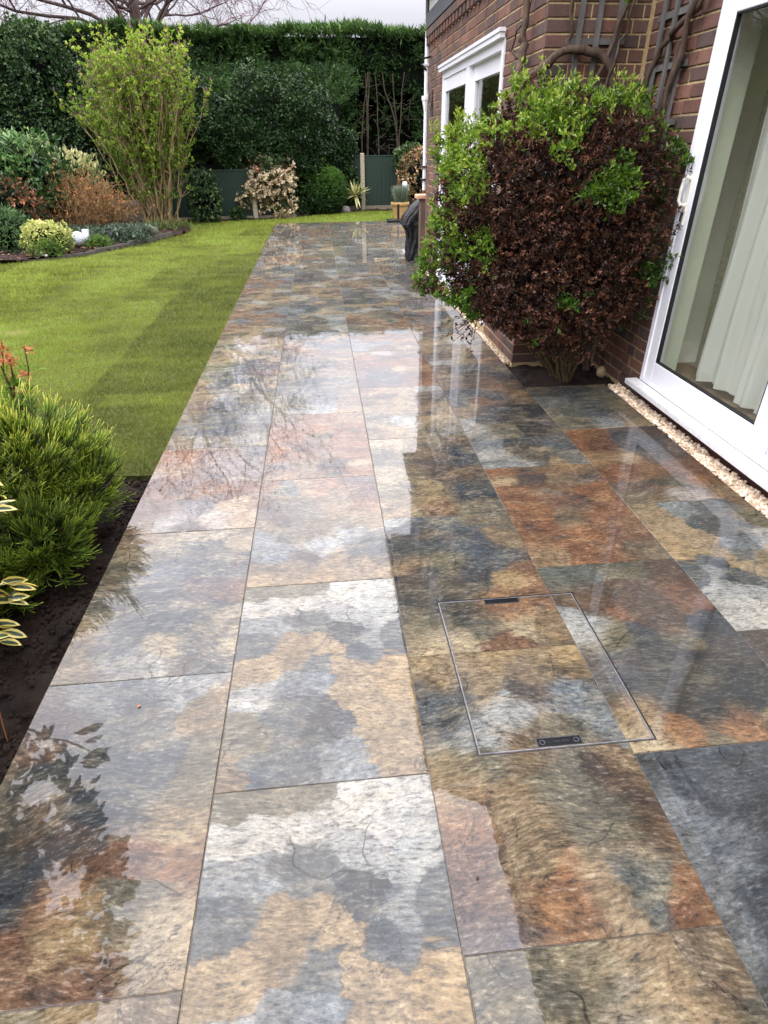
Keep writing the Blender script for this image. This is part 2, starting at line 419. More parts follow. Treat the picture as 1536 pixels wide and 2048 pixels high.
pr('duskrust', [(.2, .92, 'green', .02), (.6, .93, 'olive', .02), (.9, .9, 'brown'), (.2, .76, 'brown', .02), (.55, .75, 'brown', .06), (.9, .72, 'rust', .02), (.4, .66, 'rust'), (.62, .62, 'brown', .03),
                (.1, .6, 'pale'), (.25, .52, 'olive'), (.45, .5, 'sdark', .01), (.65, .48, 'olive'), (.9, .5, 'sdark', .05), (.35, .35, 'sdark', .05), (.75, .3, 'dk', .08), (.15, .3, 'slate', .02), (.5, .2, 'dk', .04),
                (.15, .14, 'tan'), (.3, .07, 'orange'), (.6, .07, 'orange', .01), (.9, .06, 'tan2'), (.1, .02, 'cream'), (.5, .01, 'olive')],
   sd=6, rust=.14, pale=.08, dark=.2, ang=35, warp=.13, layer=.16, jag=.6)
pr('night', [(.3, .92, 'slate', .02), (.7, .9, 'sdark', .05), (.2, .7, 'greyp', .01), (.6, .68, 'dk', .08), (.3, .45, 'sdark', .08), (.8, .45, 'dk', .06), (.2, .2, 'slate', .03), (.6, .2, 'sdark', .06),
             (.9, .12, 'brown', .01), (.4, .04, 'olive'), (.05, .5, 'greyp', .01), (.95, .7, 'slate')],
   sd=7, rust=.04, pale=.06, dark=.45, ang=-30, warp=.16)
pr('ember', [(.1, .95, 'orange', .02), (.45, .95, 'olive'), (.8, .94, 'tan2', .01), (.15, .85, 'cream'), (.35, .82, 'sdark', .03), (.8, .83, 'slate'), (.55, .76, 'olive', .02), (.2, .66, 'rust', .02), (.5, .62, 'slate', .04),
             (.85, .65, 'orange', .02), (.65, .55, 'sdark'), (.15, .48, 'orange', .03), (.45, .42, 'olive', .02), (.8, .42, 'rust', .04), (.2, .26, 'rust', .03), (.5, .25, 'orange', .01), (.8, .24, 'red', .02),
             (.15, .07, 'tan'), (.5, .08, 'rust', .02), (.85, .07, 'olive', .02)],
   sd=8, rust=.5, pale=.2, dark=.3, ang=35, warp=.15)
pr('ocean', [(.15, .93, 'tan2', .01), (.5, .93, 'slate', .02), (.85, .92, 'dk', .04), (.3, .75, 'slate', .01), (.65, .78, 'dk', .05), (.9, .7, 'purple', .02), (.15, .6, 'pale'), (.45, .55, 'olive', .02), (.75, .5, 'dk', .05),
             (.2, .4, 'greyp', .02), (.5, .35, 'sdark', .02), (.85, .33, 'slate', .03), (.2, .2, 'pale'), (.55, .18, 'dk', .03), (.85, .14, 'slate'), (.3, .06, 'greyp', .01), (.7, .04, 'tan2')],
   sd=9, rust=.15, pale=.30, dark=.3, ang=15, warp=.18, layer=.25)
pr('marshrust', [(.1, .93, 'pale'), (.4, .94, 'slate', .02), (.75, .93, 'olive'), (.95, .9, 'olive'), (.2, .8, 'sdark', .06), (.55, .78, 'slate', .05), (.85, .76, 'tan2'), (.15, .62, 'tan2', .01), (.4, .6, 'olive', .02),
                 (.75, .62, 'slate', .04), (.2, .45, 'dk', .06), (.5, .45, 'sdark', .04), (.78, .42, 'gold', .01), (.9, .5, 'rust'), (.35, .28, 'dk', .05), (.7, .27, 'orange', .02), (.92, .3, 'rust', .01),
                 (.15, .16, 'olive', .02), (.5, .14, 'olive', .01), (.7, .12, 'cream'), (.9, .1, 'tan2', .01), (.2, .04, 'cream', .01), (.6, .04, 'rust')],
   sd=10, rust=.2, pale=.2, dark=.3, ang=65, warp=.14, layer=.24)
pr('haybrown', [(.25, .92, 'olive', .03), (.75, .92, 'tan2', .02), (.2, .72, 'tan', .04), (.6, .75, 'pale', .01), (.9, .7, 'olive', .02), (.15, .5, 'gold', .03), (.5, .5, 'gold', .03), (.85, .48, 'tan', .02), (.3, .62, 'brown', -.02),
                (.28, .3, 'brown'), (.5, .3, 'gold', .02), (.85, .28, 'brown', .01), (.65, .2, 'brown', .01), (.1, .2, 'purple', .01), (.5, .08, 'tan', .02), (.85, .06, 'rust', .01), (.15, .05, 'pale')],
   sd=11, rust=.12, pale=.3, dark=.2, ang=-40, warp=.12)
pr('fieldtan', [(.15, .93, 'cream', .02), (.55, .93, 'olive', .02), (.9, .92, 'brown', .02), (.2, .72, 'olive', .04), (.55, .72, 'brown', .03), (.85, .7, 'sdark', .05), (.15, .5, 'cream', .01), (.4, .5, 'tan2', .02),
                (.75, .48, 'brown', .05), (.2, .3, 'olive', .02), (.45, .28, 'gold', .01), (.8, .26, 'sdark', .03), (.15, .1, 'tan', .02), (.45, .1, 'rust'), (.8, .08, 'olive', .03)],
   sd=12, rust=.15, pale=.3, dark=.3, ang=-50, warp=.15)
pr('tidegreen', [(.2, .92, 'olive', .03), (.6, .93, 'olive', .02), (.9, .88, 'tan2'), (.2, .74, 'sdark', .01), (.5, .72, 'slate', .03), (.8, .7, 'green', .03), (.2, .52, 'greyp', .03), (.6, .5, 'slate', .03), (.9, .5, 'olive', .02),
                 (.25, .3, 'green', .03), (.6, .3, 'slate', .02), (.85, .28, 'tan2'), (.2, .08, 'olive', .02), (.55, .08, 'pale'), (.85, .07, 'tan', .01)],
   sd=13, rust=.06, pale=.25, dark=.25, ang=0, warp=.12)
pr('splitrust', [(.2, .93, 'orange', .02), (.6, .94, 'slate', .02), (.9, .9, 'sdark', .02), (.2, .75, 'rust', .03), (.6, .75, 'slate', .05), (.9, .7, 'slate', .02), (.15, .55, 'gold', .01), (.4, .55, 'cream'), (.7, .55, 'slate', .03),
                 (.2, .36, 'rust', .02), (.5, .36, 'orange', .01), (.8, .38, 'red', .04), (.25, .2, 'purple', .01), (.55, .22, 'olive'), (.85, .22, 'orange'), (.2, .06, 'olive', .01), (.6, .07, 'pale', .01), (.9, .06, 'tan')],
   sd=14, rust=.3, pale=.2, dark=.2, ang=10, warp=.11)
fam = [('slate', 'greyp', 'sdark', 'olive', 'tan2', 'pale'), ('brown', 'olive', 'sdark', 'rust', 'tan2', 'slate'), ('tan', 'olive', 'cream', 'greyp', 'slate', 'tan2'),
       ('sdark', 'slate', 'brown', 'olive', 'green', 'rust'), ('orange', 'tan2', 'slate', 'olive', 'rust', 'greyp'), ('olive', 'pale', 'cream', 'slate', 'tan', 'brown')]
for gi, f in enumerate(fam):
    sdz = [((i % 3 + .5 + random.uniform(-.4, .4)) / 3, (i // 3 + .5 + random.uniform(-.4, .4)) / 5, random.choice(f), random.uniform(0, .03)) for i in range(15)]
    pr('far%d' % gi, sdz, sd=20 + gi, rust=.25, pale=.28, dark=.28, ang=random.uniform(-10, 15), warp=.2)

PW, PL, JT = 0.603, 0.903, 0.003
grout = plain('grout', (128, 122, 114), 0.7, 60, 0.15)
patio = MB(); patio.box(0, 4 * PW, -1.5, 15.3, -0.10, -0.004); patio.box(4 * PW + .001, 5 * PW, -1.5, 4.06, -0.10, -0.0045); patio.box(4 * PW + .001, 6 * PW, 9.2, 15.3, -0.10, -0.0045)
patio = patio.build('patio', grout); tag(patio, 'long wet patio of multicoloured slate-look paving slabs beside the house', kind='structure')

def grid_solid(xb, yb, keep, z0, z1):
    mb = MB()
    nx, ny = len(xb) - 1, len(yb) - 1
    K = lambda i, j: 0 <= i < nx and 0 <= j < ny and keep(i, j)
    for i in range(nx):
        for j in range(ny):
            if not K(i, j): continue
            x0, x1, y0, y1 = xb[i], xb[i + 1], yb[j], yb[j + 1]
            mb.add([(x0, y0, z1), (x1, y0, z1), (x1, y1, z1), (x0, y1, z1)], [(0, 1, 2, 3)])
            if not K(i - 1, j): mb.add([(x0, y0, z0), (x0, y0, z1), (x0, y1, z1), (x0, y1, z0)], [(0, 1, 2, 3)])
            if not K(i + 1, j): mb.add([(x1, y0, z0), (x1, y1, z0), (x1, y1, z1), (x1, y0, z1)], [(0, 1, 2, 3)])
            if not K(i, j - 1): mb.add([(x0, y0, z0), (x1, y0, z0), (x1, y0, z1), (x0, y0, z1)], [(0, 1, 2, 3)])
            if not K(i, j + 1): mb.add([(x0, y1, z0), (x0, y1, z1), (x1, y1, z1), (x1, y1, z0)], [(0, 1, 2, 3)])
    return mb

def slab_mesh(x0, x1, y0, y1, mat, c=0.0015, z0=-.02, z1=0):
    """a paving slab with a fine arris round its top"""
    mb = MB()
    V = [(x0, y0, z0), (x1, y0, z0), (x1, y1, z0), (x0, y1, z0), (x0, y0, z1 - c), (x1, y0, z1 - c), (x1, y1, z1 - c), (x0, y1, z1 - c),
         (x0 + c, y0 + c, z1), (x1 - c, y0 + c, z1), (x1 - c, y1 - c, z1), (x0 + c, y1 - c, z1)]
    F = [(0, 1, 5, 4), (1, 2, 6, 5), (2, 3, 7, 6), (3, 0, 4, 7), (4, 5, 9, 8), (5, 6, 10, 9), (6, 7, 11, 10), (7, 4, 8, 11), (8, 9, 10, 11)]
    mb.add(V, F); return mb.mesh('slab', mat)

CX0, CX1, CY0, CY1 = 1.355, 1.900, 1.075, 1.770        # recessed access cover
FIXED = {(0, -1): ('haybrown', 0), (0, 0): ('rustfoot', 0), (0, 1): ('bluecream', 0), (0, 2): ('rustcrack', 0), (0, 3): ('tidegreen', 1),
         (1, 0): ('peak', 0), (1, 1): ('peak', 0), (1, 2): ('strata', 1), (1, 3): ('ember', 1), (1, 4): ('tidegreen', 0),
         (2, -1): ('haybrown', 0), (2, 0): ('strata', 0), (2, 1): ('marshrust', 0), (2, 2): ('fieldtan', 0), (2, 3): ('haybrown', 1), (2, 4): ('splitrust', 1),
         (3, 0): ('night', 0), (3, 1): ('duskrust', 0), (3, 2): ('ember', 0), (3, 3): ('ocean', 0), (3, 4): ('far1', 0), (3, 5): ('haybrown', 0),
         (4, 0): ('night', 1), (4, 1): ('peak', 1), (4, 2): ('splitrust', 0), (4, 3): ('tidegreen', 0)}
FARS = ['far0', 'far1', 'far2', 'far3', 'far4', 'far5', 'tidegreen', 'strata', 'haybrown', 'ocean', 'bluecream']
meshes = {}
prev = None
for c in range(6):
    y00 = 0.5855 if c % 2 == 0 else 0.1345
    for r in range(-2, 18):
        yc0, yc1 = y00 + r * PL, y00 + (r + 1) * PL
        ylim = 15.3 if c < 4 else 4.06
        if c == 5 or (c == 4 and yc0 > 9.1): ylim = 15.3
        if yc0 > ylim - 0.03 or yc1 < -0.4 or (c == 5 and yc0 < 9.1): continue
        xc, yc = (c + .5) * PW, (yc0 + yc1) / 2
        if (c, r) in FIXED: pn, rot = FIXED[(c, r)]
        else:
            pn = random.choice([f for f in FARS if f != prev]); rot = random.randint(0, 1)
        prev = pn
        hx, hy = PW / 2 - JT / 2, PL / 2 - JT / 2
        y0, y1 = -hy, min(hy, ylim - yc)
        cutx = xc - hx < CX1 and xc + hx > CX0 and yc - hy < CY1 and yc + hy > CY0
        if cutx:
            xb = sorted({-hx, hx} | {v - xc for v in (CX0, CX1) if -hx < v - xc < hx})
            yb = sorted({y0, y1} | {v - yc for v in (CY0, CY1) if y0 < v - yc < y1})
            kf = lambda i, j: not (CX0 - .001 < xc + (xb[i] + xb[i + 1]) / 2 < CX1 + .001 and CY0 - .001 < yc + (yb[j] + yb[j + 1]) / 2 < CY1 + .001)
            me = grid_solid(xb, yb, kf, -.02, 0).mesh('slab', PRINTS[pn]); rot = 0
        else:
            key = (pn, round(y1, 4), rot if y1 != hy else 0)
            if key not in meshes:
                meshes[key] = slab_mesh(-hx, hx, y0, y1, PRINTS[pn]) if not (rot and y1 != hy) else slab_mesh(-hx, hx, -y1, hy, PRINTS[pn])
            me = meshes[key]
        o = link('slab', me, patio, (xc, yc, random.uniform(-.0006, .0006)))
        o.rotation_euler = (random.uniform(-.0009, .0009), random.uniform(-.0009, .0009), math.pi * rot)

# recessed access cover with its own cut pieces of slab
steel = plain('cover_steel', (176, 176, 182), 0.35, 40, 0.15, metal=0.5)
blackp = plain('black_plastic', (16, 16, 20), 0.3, 40, 0.2)
greyp_ = plain('grey_ring', (70, 72, 80), 0.4, 40, 0.1)
cover = empty('access_cover', ((CX0 + CX1) / 2, (CY0 + CY1) / 2, 0))
tag(cover, 'recessed access cover with steel rim and inlaid slab pieces set in the wet patio', 'access cover')
def lp(x, y): return x - cover.location.x, y - cover.location.y
def rim(name, i0, i1, z0, z1, mat):
    mb = MB(); X0, Y0 = lp(CX0 + i0, CY0 + i0); X1, Y1 = lp(CX1 - i0, CY1 - i0); d = i1 - i0
    mb.box(X0, X1, Y0, Y0 + d, z0, z1); mb.box(X0, X1, Y1 - d, Y1, z0, z1)
    mb.box(X0, X0 + d, Y0 + d, Y1 - d, z0, z1); mb.box(X1 - d, X1, Y0 + d, Y1 - d, z0, z1)
    return mb.build(name, mat, cover)
rim('outer_frame', .0003, .0030, -.02, -.0008, blackp)
rim('gap', .0032, .0062, -.02, -.006, blackp)
rim('tray_rim', .0063, .0085, -.02, .0006, steel)
for (x0, x1, y0, y1, tcx, tcy, pn) in [(CX0 + .009, 3 * PW - JT / 2, CY0 + .009, .5855 + PL - JT / 2, 2.5 * PW, .5855 + .5 * PL, 'strata'),
                                      (CX0 + .009, 3 * PW - JT / 2, .5855 + PL + JT / 2, CY1 - .009, 2.5 * PW, .5855 + 1.5 * PL, 'marshrust'),
                                      (3 * PW + JT / 2, CX1 - .009, CY0 + .009, CY1 - .009, 3.5 * PW, .1345 + 1.5 * PL, 'duskrust')]:
    me = slab_mesh(x0 - tcx, x1 - tcx, y0 - tcy, y1 - tcy, PRINTS[pn], .001, -.02, -.0005)
    o = link('inlaid_slab', me, cover); o.location = (*lp(tcx, tcy), 0)
bed = MB(); X0, Y0 = lp(CX0 + .0088, CY0 + .0088); X1, Y1 = lp(CX1 - .0088, CY1 - .0088); bed.box(X0, X1, Y0, Y1, -.024, -.012); bed.build('tray_bed', grout, cover)
for yy, s in ((CY0 + .0255, 1), (CY1 - .0225, -1)):
    cx = (CX0 + CX1) / 2 - .02
    lpx, lpy = lp(cx, yy)
    pl = bevelled_box('lifting_plate', lpx - .066, lpx + .066, lpy - .0135, lpy + .0135, -.006, .0012, .0012, blackp, cover)
    fr = MB()
    for (a0, a1, b0, b1) in ((-.069, .069, .0137, .0155), (-.069, -.0662, -.0137, .0136), (.0662, .069, -.0137, .0136)):
        if s < 0: b0, b1 = -b1, -b0
        fr.box(lpx + a0, lpx + a1, lpy + b0, lpy + b1, -.004, .0016)
    fr.build('plate_surround', greyp_, cover)
    if s > 0:
        for sx in (-.052, .052):
            mb = MB(); th = np.linspace(0, 2 * math.pi, 17)
            tube(mb, np.stack([lpx + sx + .0075 * np.cos(th), lpy + .0075 * np.sin(th), np.full(17, .0016)], -1), .0016, 5)
            mb.build('screw_ring', greyp_, pl)
        mb = MB()            # worn moulded lettering: an arrow mark and a short two-word line
        for k, (wd, x) in enumerate([(.010, -.034), (.004, -.016), (.003, -.011), (.004, -.006), (.003, -.001), (.005, .007), (.003, .012), (.003, .016), (.004, .021), (.003, .026)]):
            mb.box(lpx + x, lpx + x + wd * .8, lpy - .003, lpy - .0022, .0012, .0019)
            mb.box(lpx + x, lpx + x + .001, lpy - .003, lpy + .0035, .0012, .0019)
            if k % 2: mb.box(lpx + x, lpx + x + wd * .8, lpy + .0028, lpy + .0036, .0012, .00195)
        mb.build('lettering', greyp_, pl)

# ------------------------------------------------------------------ ground, lawn, beds
def soil_mat(name, c1, c2, chips=None):
    m, t, b, o = new_mat(name); q = NT(t)
    tcn = q.n('TexCoord'); v = tcn.outputs['Object']
    a = q.noise(v, 9, 8, 0.7); d = q.noise(v, 60, 6, 0.7)
    c = q.mix(q.rng(a, .35, .65), rgba(c1), rgba(c2))
    c = q.mix(q.math('MULTIPLY', q.rng(d, .62, .72), .5), c, rgba(chips or (110, 90, 70)))
    q.set(b.inputs['Base Color'], c); b.inputs['Roughness'].default_value = .85; b.inputs['Specular IOR Level'].default_value = .2
    q.set(b.inputs['Normal'], q.bump(q.math('ADD', a, q.math('MULTIPLY', d, .6)), .9, .02))
    return m
soilM = soil_mat('wet_soil', (50, 39, 32), (28, 22, 18), (92, 74, 60))
mulchM = soil_mat('bark_mulch', (58, 42, 34), (34, 25, 22), (120, 95, 75))
g = MB(); g.add([(-250, -250, -.12), (250, -250, -.12), (250, 250, -.12), (-250, 250, -.12)], [(0, 1, 2, 3)])
g = g.build('ground', soilM); tag(g, 'dark earth under the garden', kind='structure')

def in_poly(P, poly):
    x, y = P[:, 0], P[:, 1]; ins = np.zeros(len(P), bool); n = len(poly)
    for i in range(n):
        x1, y1 = poly[i]; x2, y2 = poly[(i + 1) % n]
        c = ((y1 > y) != (y2 > y)) & (x < (x2 - x1) * (y - y1) / (y2 - y1 + 1e-12) + x1)
        ins ^= c
    return ins

LAWN = [(-.014, 3.04), (-.014, 15.31), (3.7, 15.31), (3.7, 18.1), (2.2, 18.0), (1.2, 17.4), (.4, 16.8), (-.5, 16.38), (-1.6, 16.25), (-2.6, 16.15), (-2.3, 15.5),
        (-1.85, 14.7), (-1.74, 14.2), (-1.79, 13.94), (-2.0, 13.3), (-2.16, 12.85), (-2.45, 12.15), (-2.83, 11.4), (-3.29, 10.94), (-4.03, 10.57), (-6.5, 10.2), (-8.5, 9.8), (-8.5, 3.4), (-2.0, 3.14), (-.6, 3.09)]
lawnM, t, b, o = new_mat('lawn_thatch'); q = NT(t)
tcn = q.n('TexCoord'); a = q.noise(tcn.outputs['Object'], 3, 6, .6); d = q.noise(tcn.outputs['Object'], 70, 5, .7)
q.set(b.inputs['Base Color'], q.mix(d, q.mix(q.rng(a, .3, .7), rgba((76, 84, 30)), rgba((92, 92, 38))), rgba((48, 52, 20)))); b.inputs['Roughness'].default_value = .8
b.inputs['Specular IOR Level'].default_value = .2
bm = bmesh.new(); vsx = [bm.verts.new((x, y, -.030)) for x, y in LAWN]; vlo = [bm.verts.new((x, y, -.13)) for x, y in LAWN]
bm.faces.new(vsx[::-1])
for i in range(len(LAWN)):
    j = (i + 1) % len(LAWN); bm.faces.new((vsx[i], vsx[j], vlo[j], vlo[i]))
bmesh.ops.triangulate(bm, faces=bm.faces[:]); bmesh.ops.recalc_face_normals(bm, faces=bm.faces[:])
me = bpy.data.meshes.new('lawn'); bm.to_mesh(me); bm.free(); me.materials.append(lawnM)
lawn = link('lawn', me); tag(lawn, 'newly turfed lawn beside the patio', kind='structure')

grassM = leaf_mat('grass_blade', [(0, (78, 88, 28)), (.3, (110, 120, 43)), (.6, (136, 147, 59)), (.85, (130, 156, 59)), (1, (168, 168, 98))], .55, .35, .25)
gb = MB()
def grass(x0, x1, y0, y1, dens, h, wd):
    n = int((x1 - x0) * (y1 - y0) * dens)
    P = np.stack([rng.uniform(x0, x1, n), rng.uniform(y0, y1, n), np.full(n, -.032)], -1)
    P = P[in_poly(P, LAWN)]; n = len(P)
    # turf rolls about 0.42 m wide laid parallel to the patio, each with its own tone; a rough patch on the left
    cx = np.floor((P[:, 0] + 50 + .03 * np.sin(P[:, 1] * 2)) / .76); cyv = np.floor((P[:, 1] + (cx % 2) * 1.1 + 50) / 2.3)
    tone = hashn(np.stack([cx, cyv, cx * 0 + 3], -1).astype(np.int64))
    strip = (P[:, 0] > -.80 + .02 * np.sin(P[:, 1] * 5)) & (P[:, 1] > 4.35) & (P[:, 1] < 9.5); tone = np.where(strip, .0 + .1 * tone, tone)
    strip2 = (P[:, 0] < -.80) & (P[:, 0] > -1.56) & (P[:, 1] > 4.3) & (P[:, 1] < 6.6); tone = np.where(strip2, .72, tone)
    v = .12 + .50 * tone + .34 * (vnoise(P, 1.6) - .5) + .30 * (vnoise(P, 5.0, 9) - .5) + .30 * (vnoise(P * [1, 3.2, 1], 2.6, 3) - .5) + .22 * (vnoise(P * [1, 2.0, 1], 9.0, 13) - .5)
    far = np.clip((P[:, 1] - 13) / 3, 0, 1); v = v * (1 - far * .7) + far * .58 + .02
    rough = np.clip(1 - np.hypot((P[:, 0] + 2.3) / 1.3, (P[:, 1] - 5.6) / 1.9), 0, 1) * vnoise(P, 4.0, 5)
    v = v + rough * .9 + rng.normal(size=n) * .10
    hh = h * (1 + .35 * rng.normal(size=n)).clip(.4, 1.8) * (1 + rough * 1.4)
    D = np.stack([rng.normal(size=n) * .55, rng.normal(size=n) * .55, np.ones(n)], -1); D = unit(D)
    A = unit(np.cross(D, rng.normal(size=(n, 3)))); ww = wd * rng.uniform(.6, 1.3, n)
    bend = rng.normal(size=(n, 3)) * .3; bend[:, 2] = -.1
    m = P + D * hh[:, None] * .55; tp = P + unit(D + bend) * hh[:, None]
    V = np.stack([P - A * ww[:, None] * .6, P + A * ww[:, None] * .6, tp], 1).reshape(-1, 3)
    i = np.arange(n) * 3
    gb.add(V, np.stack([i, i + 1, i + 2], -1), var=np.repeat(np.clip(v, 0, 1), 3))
grass(-2.4, 0, 3.0, 4.6, 19000, .026, .0026)
grass(-3.0, 0, 4.6, 6.5, 12000, .028, .0034)
grass(-4.2, 0, 6.5, 9.0, 6500, .030, .005)
grass(-5.0, 0, 9.0, 12.0, 3600, .032, .007)
grass(-4.0, 0, 12.0, 15.3, 1700, .042, .011)
grass(-3.0, 3.7, 15.3, 18.2, 1500, .044, .013)
grass(-8.5, -2.4, 3.2, 10.5, 500, .045, .016)
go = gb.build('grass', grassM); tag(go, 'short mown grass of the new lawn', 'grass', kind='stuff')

def soil_patch(name, poly, z, amp, mat, res=.05, label=''):
    xs = [p[0] for p in poly]; ys = [p[1] for p in poly]
    nx = max(2, int((max(xs) - min(xs)) / res)); ny = max(2, int((max(ys) - min(ys)) / res))
    X, Y = np.meshgrid(np.linspace(min(xs), max(xs), nx), np.linspace(min(ys), max(ys), ny))
    P = np.stack([X.ravel(), Y.ravel(), np.zeros(X.size)], -1)
    P[:, 2] = z + amp * (vnoise(P, 7) + .6 * vnoise(P, 19, 4) + .4 * vnoise(P, 43, 8) - 1)
    idx = np.arange(nx * ny).reshape(ny, nx)
    F = np.stack([idx[:-1, :-1], idx[:-1, 1:], idx[1:, 1:], idx[1:, :-1]], -1).reshape(-1, 4)
    F = F[in_poly(P[F].mean(1), poly)]
    mb = MB(); mb.add(P, F); o = mb.build(name, mat, smooth=True); tag(o, label, kind='structure'); return o
soil_patch('soil_bed', [(-3, -1.2), (-.004, -1.2), (-.004, 3.06), (-3, 3.15)], -.05, .05, soilM, .02, 'dark wet soil of the border beside the near end of the patio')
soil_patch('soil_strip', [(2.415, 4.062), (3.12, 4.062), (3.12, 4.62), (2.415, 4.62)], -.02, .035, soilM, .02, 'dark soil pocket in the house corner')
soil_patch('mulch_bed', [(-9, 9.2), (-6.5, 10.2), (-4.03, 10.56), (-3.29, 10.93), (-2.83, 11.39), (-2.45, 12.15), (-2.16, 12.85), (-1.79, 13.94), (-1.74, 14.2), (-1.85, 14.7), (-2.3, 15.5), (-2.6, 16.6), (-9, 16.6)], .01, .08, mulchM, .07,
           'bark mulched border along the left of the lawn')
soil_patch('fence_border', [(-3, 16.25), (-.5, 16.36), (.4, 16.78), (1.2, 17.38), (2.2, 17.98), (3.8, 18.1), (3.8, 20), (-3, 20)], -.0, .05, mulchM, .1, 'earth strip along the fence')

# crumbs and stones lying in the near soil
def rock_mesh(name, s, mat, seed=0, sub=2):
    me = bpy.data.meshes.new(name); bm = bmesh.new(); bmesh.ops.create_icosphere(bm, subdivisions=sub, radius=1)
    for v in bm.verts:
        n = vnoise(np.array([v.co[:]]), 1.3, seed * 7.7)[0]; v.co = Vector((v.co.x * s[0], v.co.y * s[1], v.co.z * s[2])) * (.7 + .6 * n)
    bm.to_mesh(me); bm.free(); me.materials.append(mat)
    for p in me.polygons: p.use_smooth = True
    return me
cr = MB()
ico = bmesh.new(); bmesh.ops.create_icosphere(ico, subdivisions=1, radius=1); icoV = np.array([v.co[:] for v in ico.verts]); icoF = np.array([[v.index for v in f.verts] for f in ico.faces]); ico.free()
def crumbs(mb, P, smin, smax, flat=.7, **at):
    n = len(P); s = rng.uniform(smin, smax, n)
    Q = icoV[None] * (rng.uniform(.55, 1.25, (n, len(icoV), 1))) * np.stack([s * rng.uniform(.7, 1.3, n), s, s * flat], -1)[:, None]
    th = rng.uniform(0, 6.28, n); c, sn = np.cos(th)[:, None], np.sin(th)[:, None]
    Q = np.stack([Q[..., 0] * c - Q[..., 1] * sn, Q[..., 0] * sn + Q[..., 1] * c, Q[..., 2]], -1) + P[:, None]
    F = (icoF[None] + (np.arange(n) * len(icoV))[:, None, None]).reshape(-1, 3)
    mb.add(Q.reshape(-1, 3), F, **{k: np.repeat(v, len(icoV)) for k, v in at.items()})
n = 3600
P = np.stack([-.02 - rng.random(n) ** 1.5 * .9, rng.uniform(.9, 3.05, n), np.full(n, -.052)], -1); P[:, 2] += rng.uniform(-.004, .012, n)
crumbs(cr, P, .003, .013)
o = cr.build('soil_crumbs', soilM); tag(o, 'crumbly clods on the near soil border', 'soil', kind='stuff')
mc = MB(); n = 1500
P = np.stack([rng.uniform(-5, -1.9, n), rng.uniform(10.6, 14.5, n), np.full(n, .03)], -1)
P = P[in_poly(P, [(-6, 10.3), (-4.03, 10.62), (-3.29, 11.0), (-2.9, 11.45), (-2.25, 12.85), (-1.9, 13.94), (-2.5, 15), (-6, 15)])]
D = np.stack([rng.normal(size=len(P)), rng.normal(size=len(P)), rng.normal(size=len(P)) * .25], -1)
leaves(mc, P, D, rng.uniform(.03, .10, len(P)), rng.uniform(.015, .04, len(P)), rng.random(len(P)), .2)
o = mc.build('bark_chips', leaf_mat('bark_chip', [(0, (60, 42, 34)), (.6, (96, 72, 56)), (1, (150, 126, 100))], .8, .0, .2)); tag(o, 'scattered bark chips and dead leaves on the border', 'bark chips', kind='stuff')

# ------------------------------------------------------------------ the house
XB, YB, XN, YFAR = 2.47, 4.62, 3.13, 9.15
brickM, t, b, o = new_mat('brick'); q = NT(t)
oi = q.n('ObjectInfo'); tcn = q.n('TexCoord'); v = q.vmath('ADD', tcn.outputs['Object'], q.vmath('SCALE', (31., 17., 11.), None, oi.outputs['Random']))
BR = [(0, (86, 65, 58)), (.18, (104, 73, 62)), (.34, (78, 65, 62)), (.5, (116, 80, 66)), (.66, (72, 63, 62)), (.8, (96, 74, 67)), (1, (124, 88, 73))]
def brick_col(q, rnd, v):
    base = q.ramp(rnd, BR)
    n1 = q.noise(v, 9, 6, .65); n2 = q.noise(v, 90, 5, .7)
    c = q.mix(q.rng(n1, .5, .7), base, q.mix(.5, base, rgba((58, 46, 46))))
    return q.vmath('SCALE', c, None, q.rng(n2, .3, .7, .78, 1.22)), n2
c, n2 = brick_col(q, oi.outputs['Random'], v)
q.set(b.inputs['Base Color'], c); b.inputs['Roughness'].default_value = .75; b.inputs['Specular IOR Level'].default_value = .3
q.set(b.inputs['Normal'], q.bump(n2, .5, .004))
brick2M, t, b, o = new_mat('brickwork'); q = NT(t)
at = q.n('Attribute', attribute_name='var'); tcn = q.n('TexCoord')
c, n2 = brick_col(q, at.outputs['Fac'], tcn.outputs['Object'])
q.set(b.inputs['Base Color'], c); b.inputs['Roughness'].default_value = .75; q.set(b.inputs['Normal'], q.bump(n2, .5, .004))
mortarM = plain('mortar', (196, 172, 128), .85, 60, .12, bump=.4)
upvc = plain('white_upvc', (232, 233, 240), .25, 3, .015)
upvc_old = plain('weathered_white_sill', (226, 226, 226), .35, 25, .05)
gasket = plain('black_gasket', (22, 22, 26), .45, 20, .1)
timberM = plain('grey_painted_timber', (84, 88, 94), .5, 8, .08)
renderM = plain('white_render', (226, 226, 224), .7, 30, .04)
roofM = plain('roof_tile', (96, 62, 50), .7, 12, .15)
sageM = plain('sage_wall', (206, 210, 190), .8, 6, .02)
carpetM = plain('carpet', (168, 146, 122), .95, 160, .15)
creamM = plain('cream_gloss', (226, 226, 212), .3, 5, .02)
darkredM = plain('damp_plinth', (72, 34, 28), .6, 12, .2)

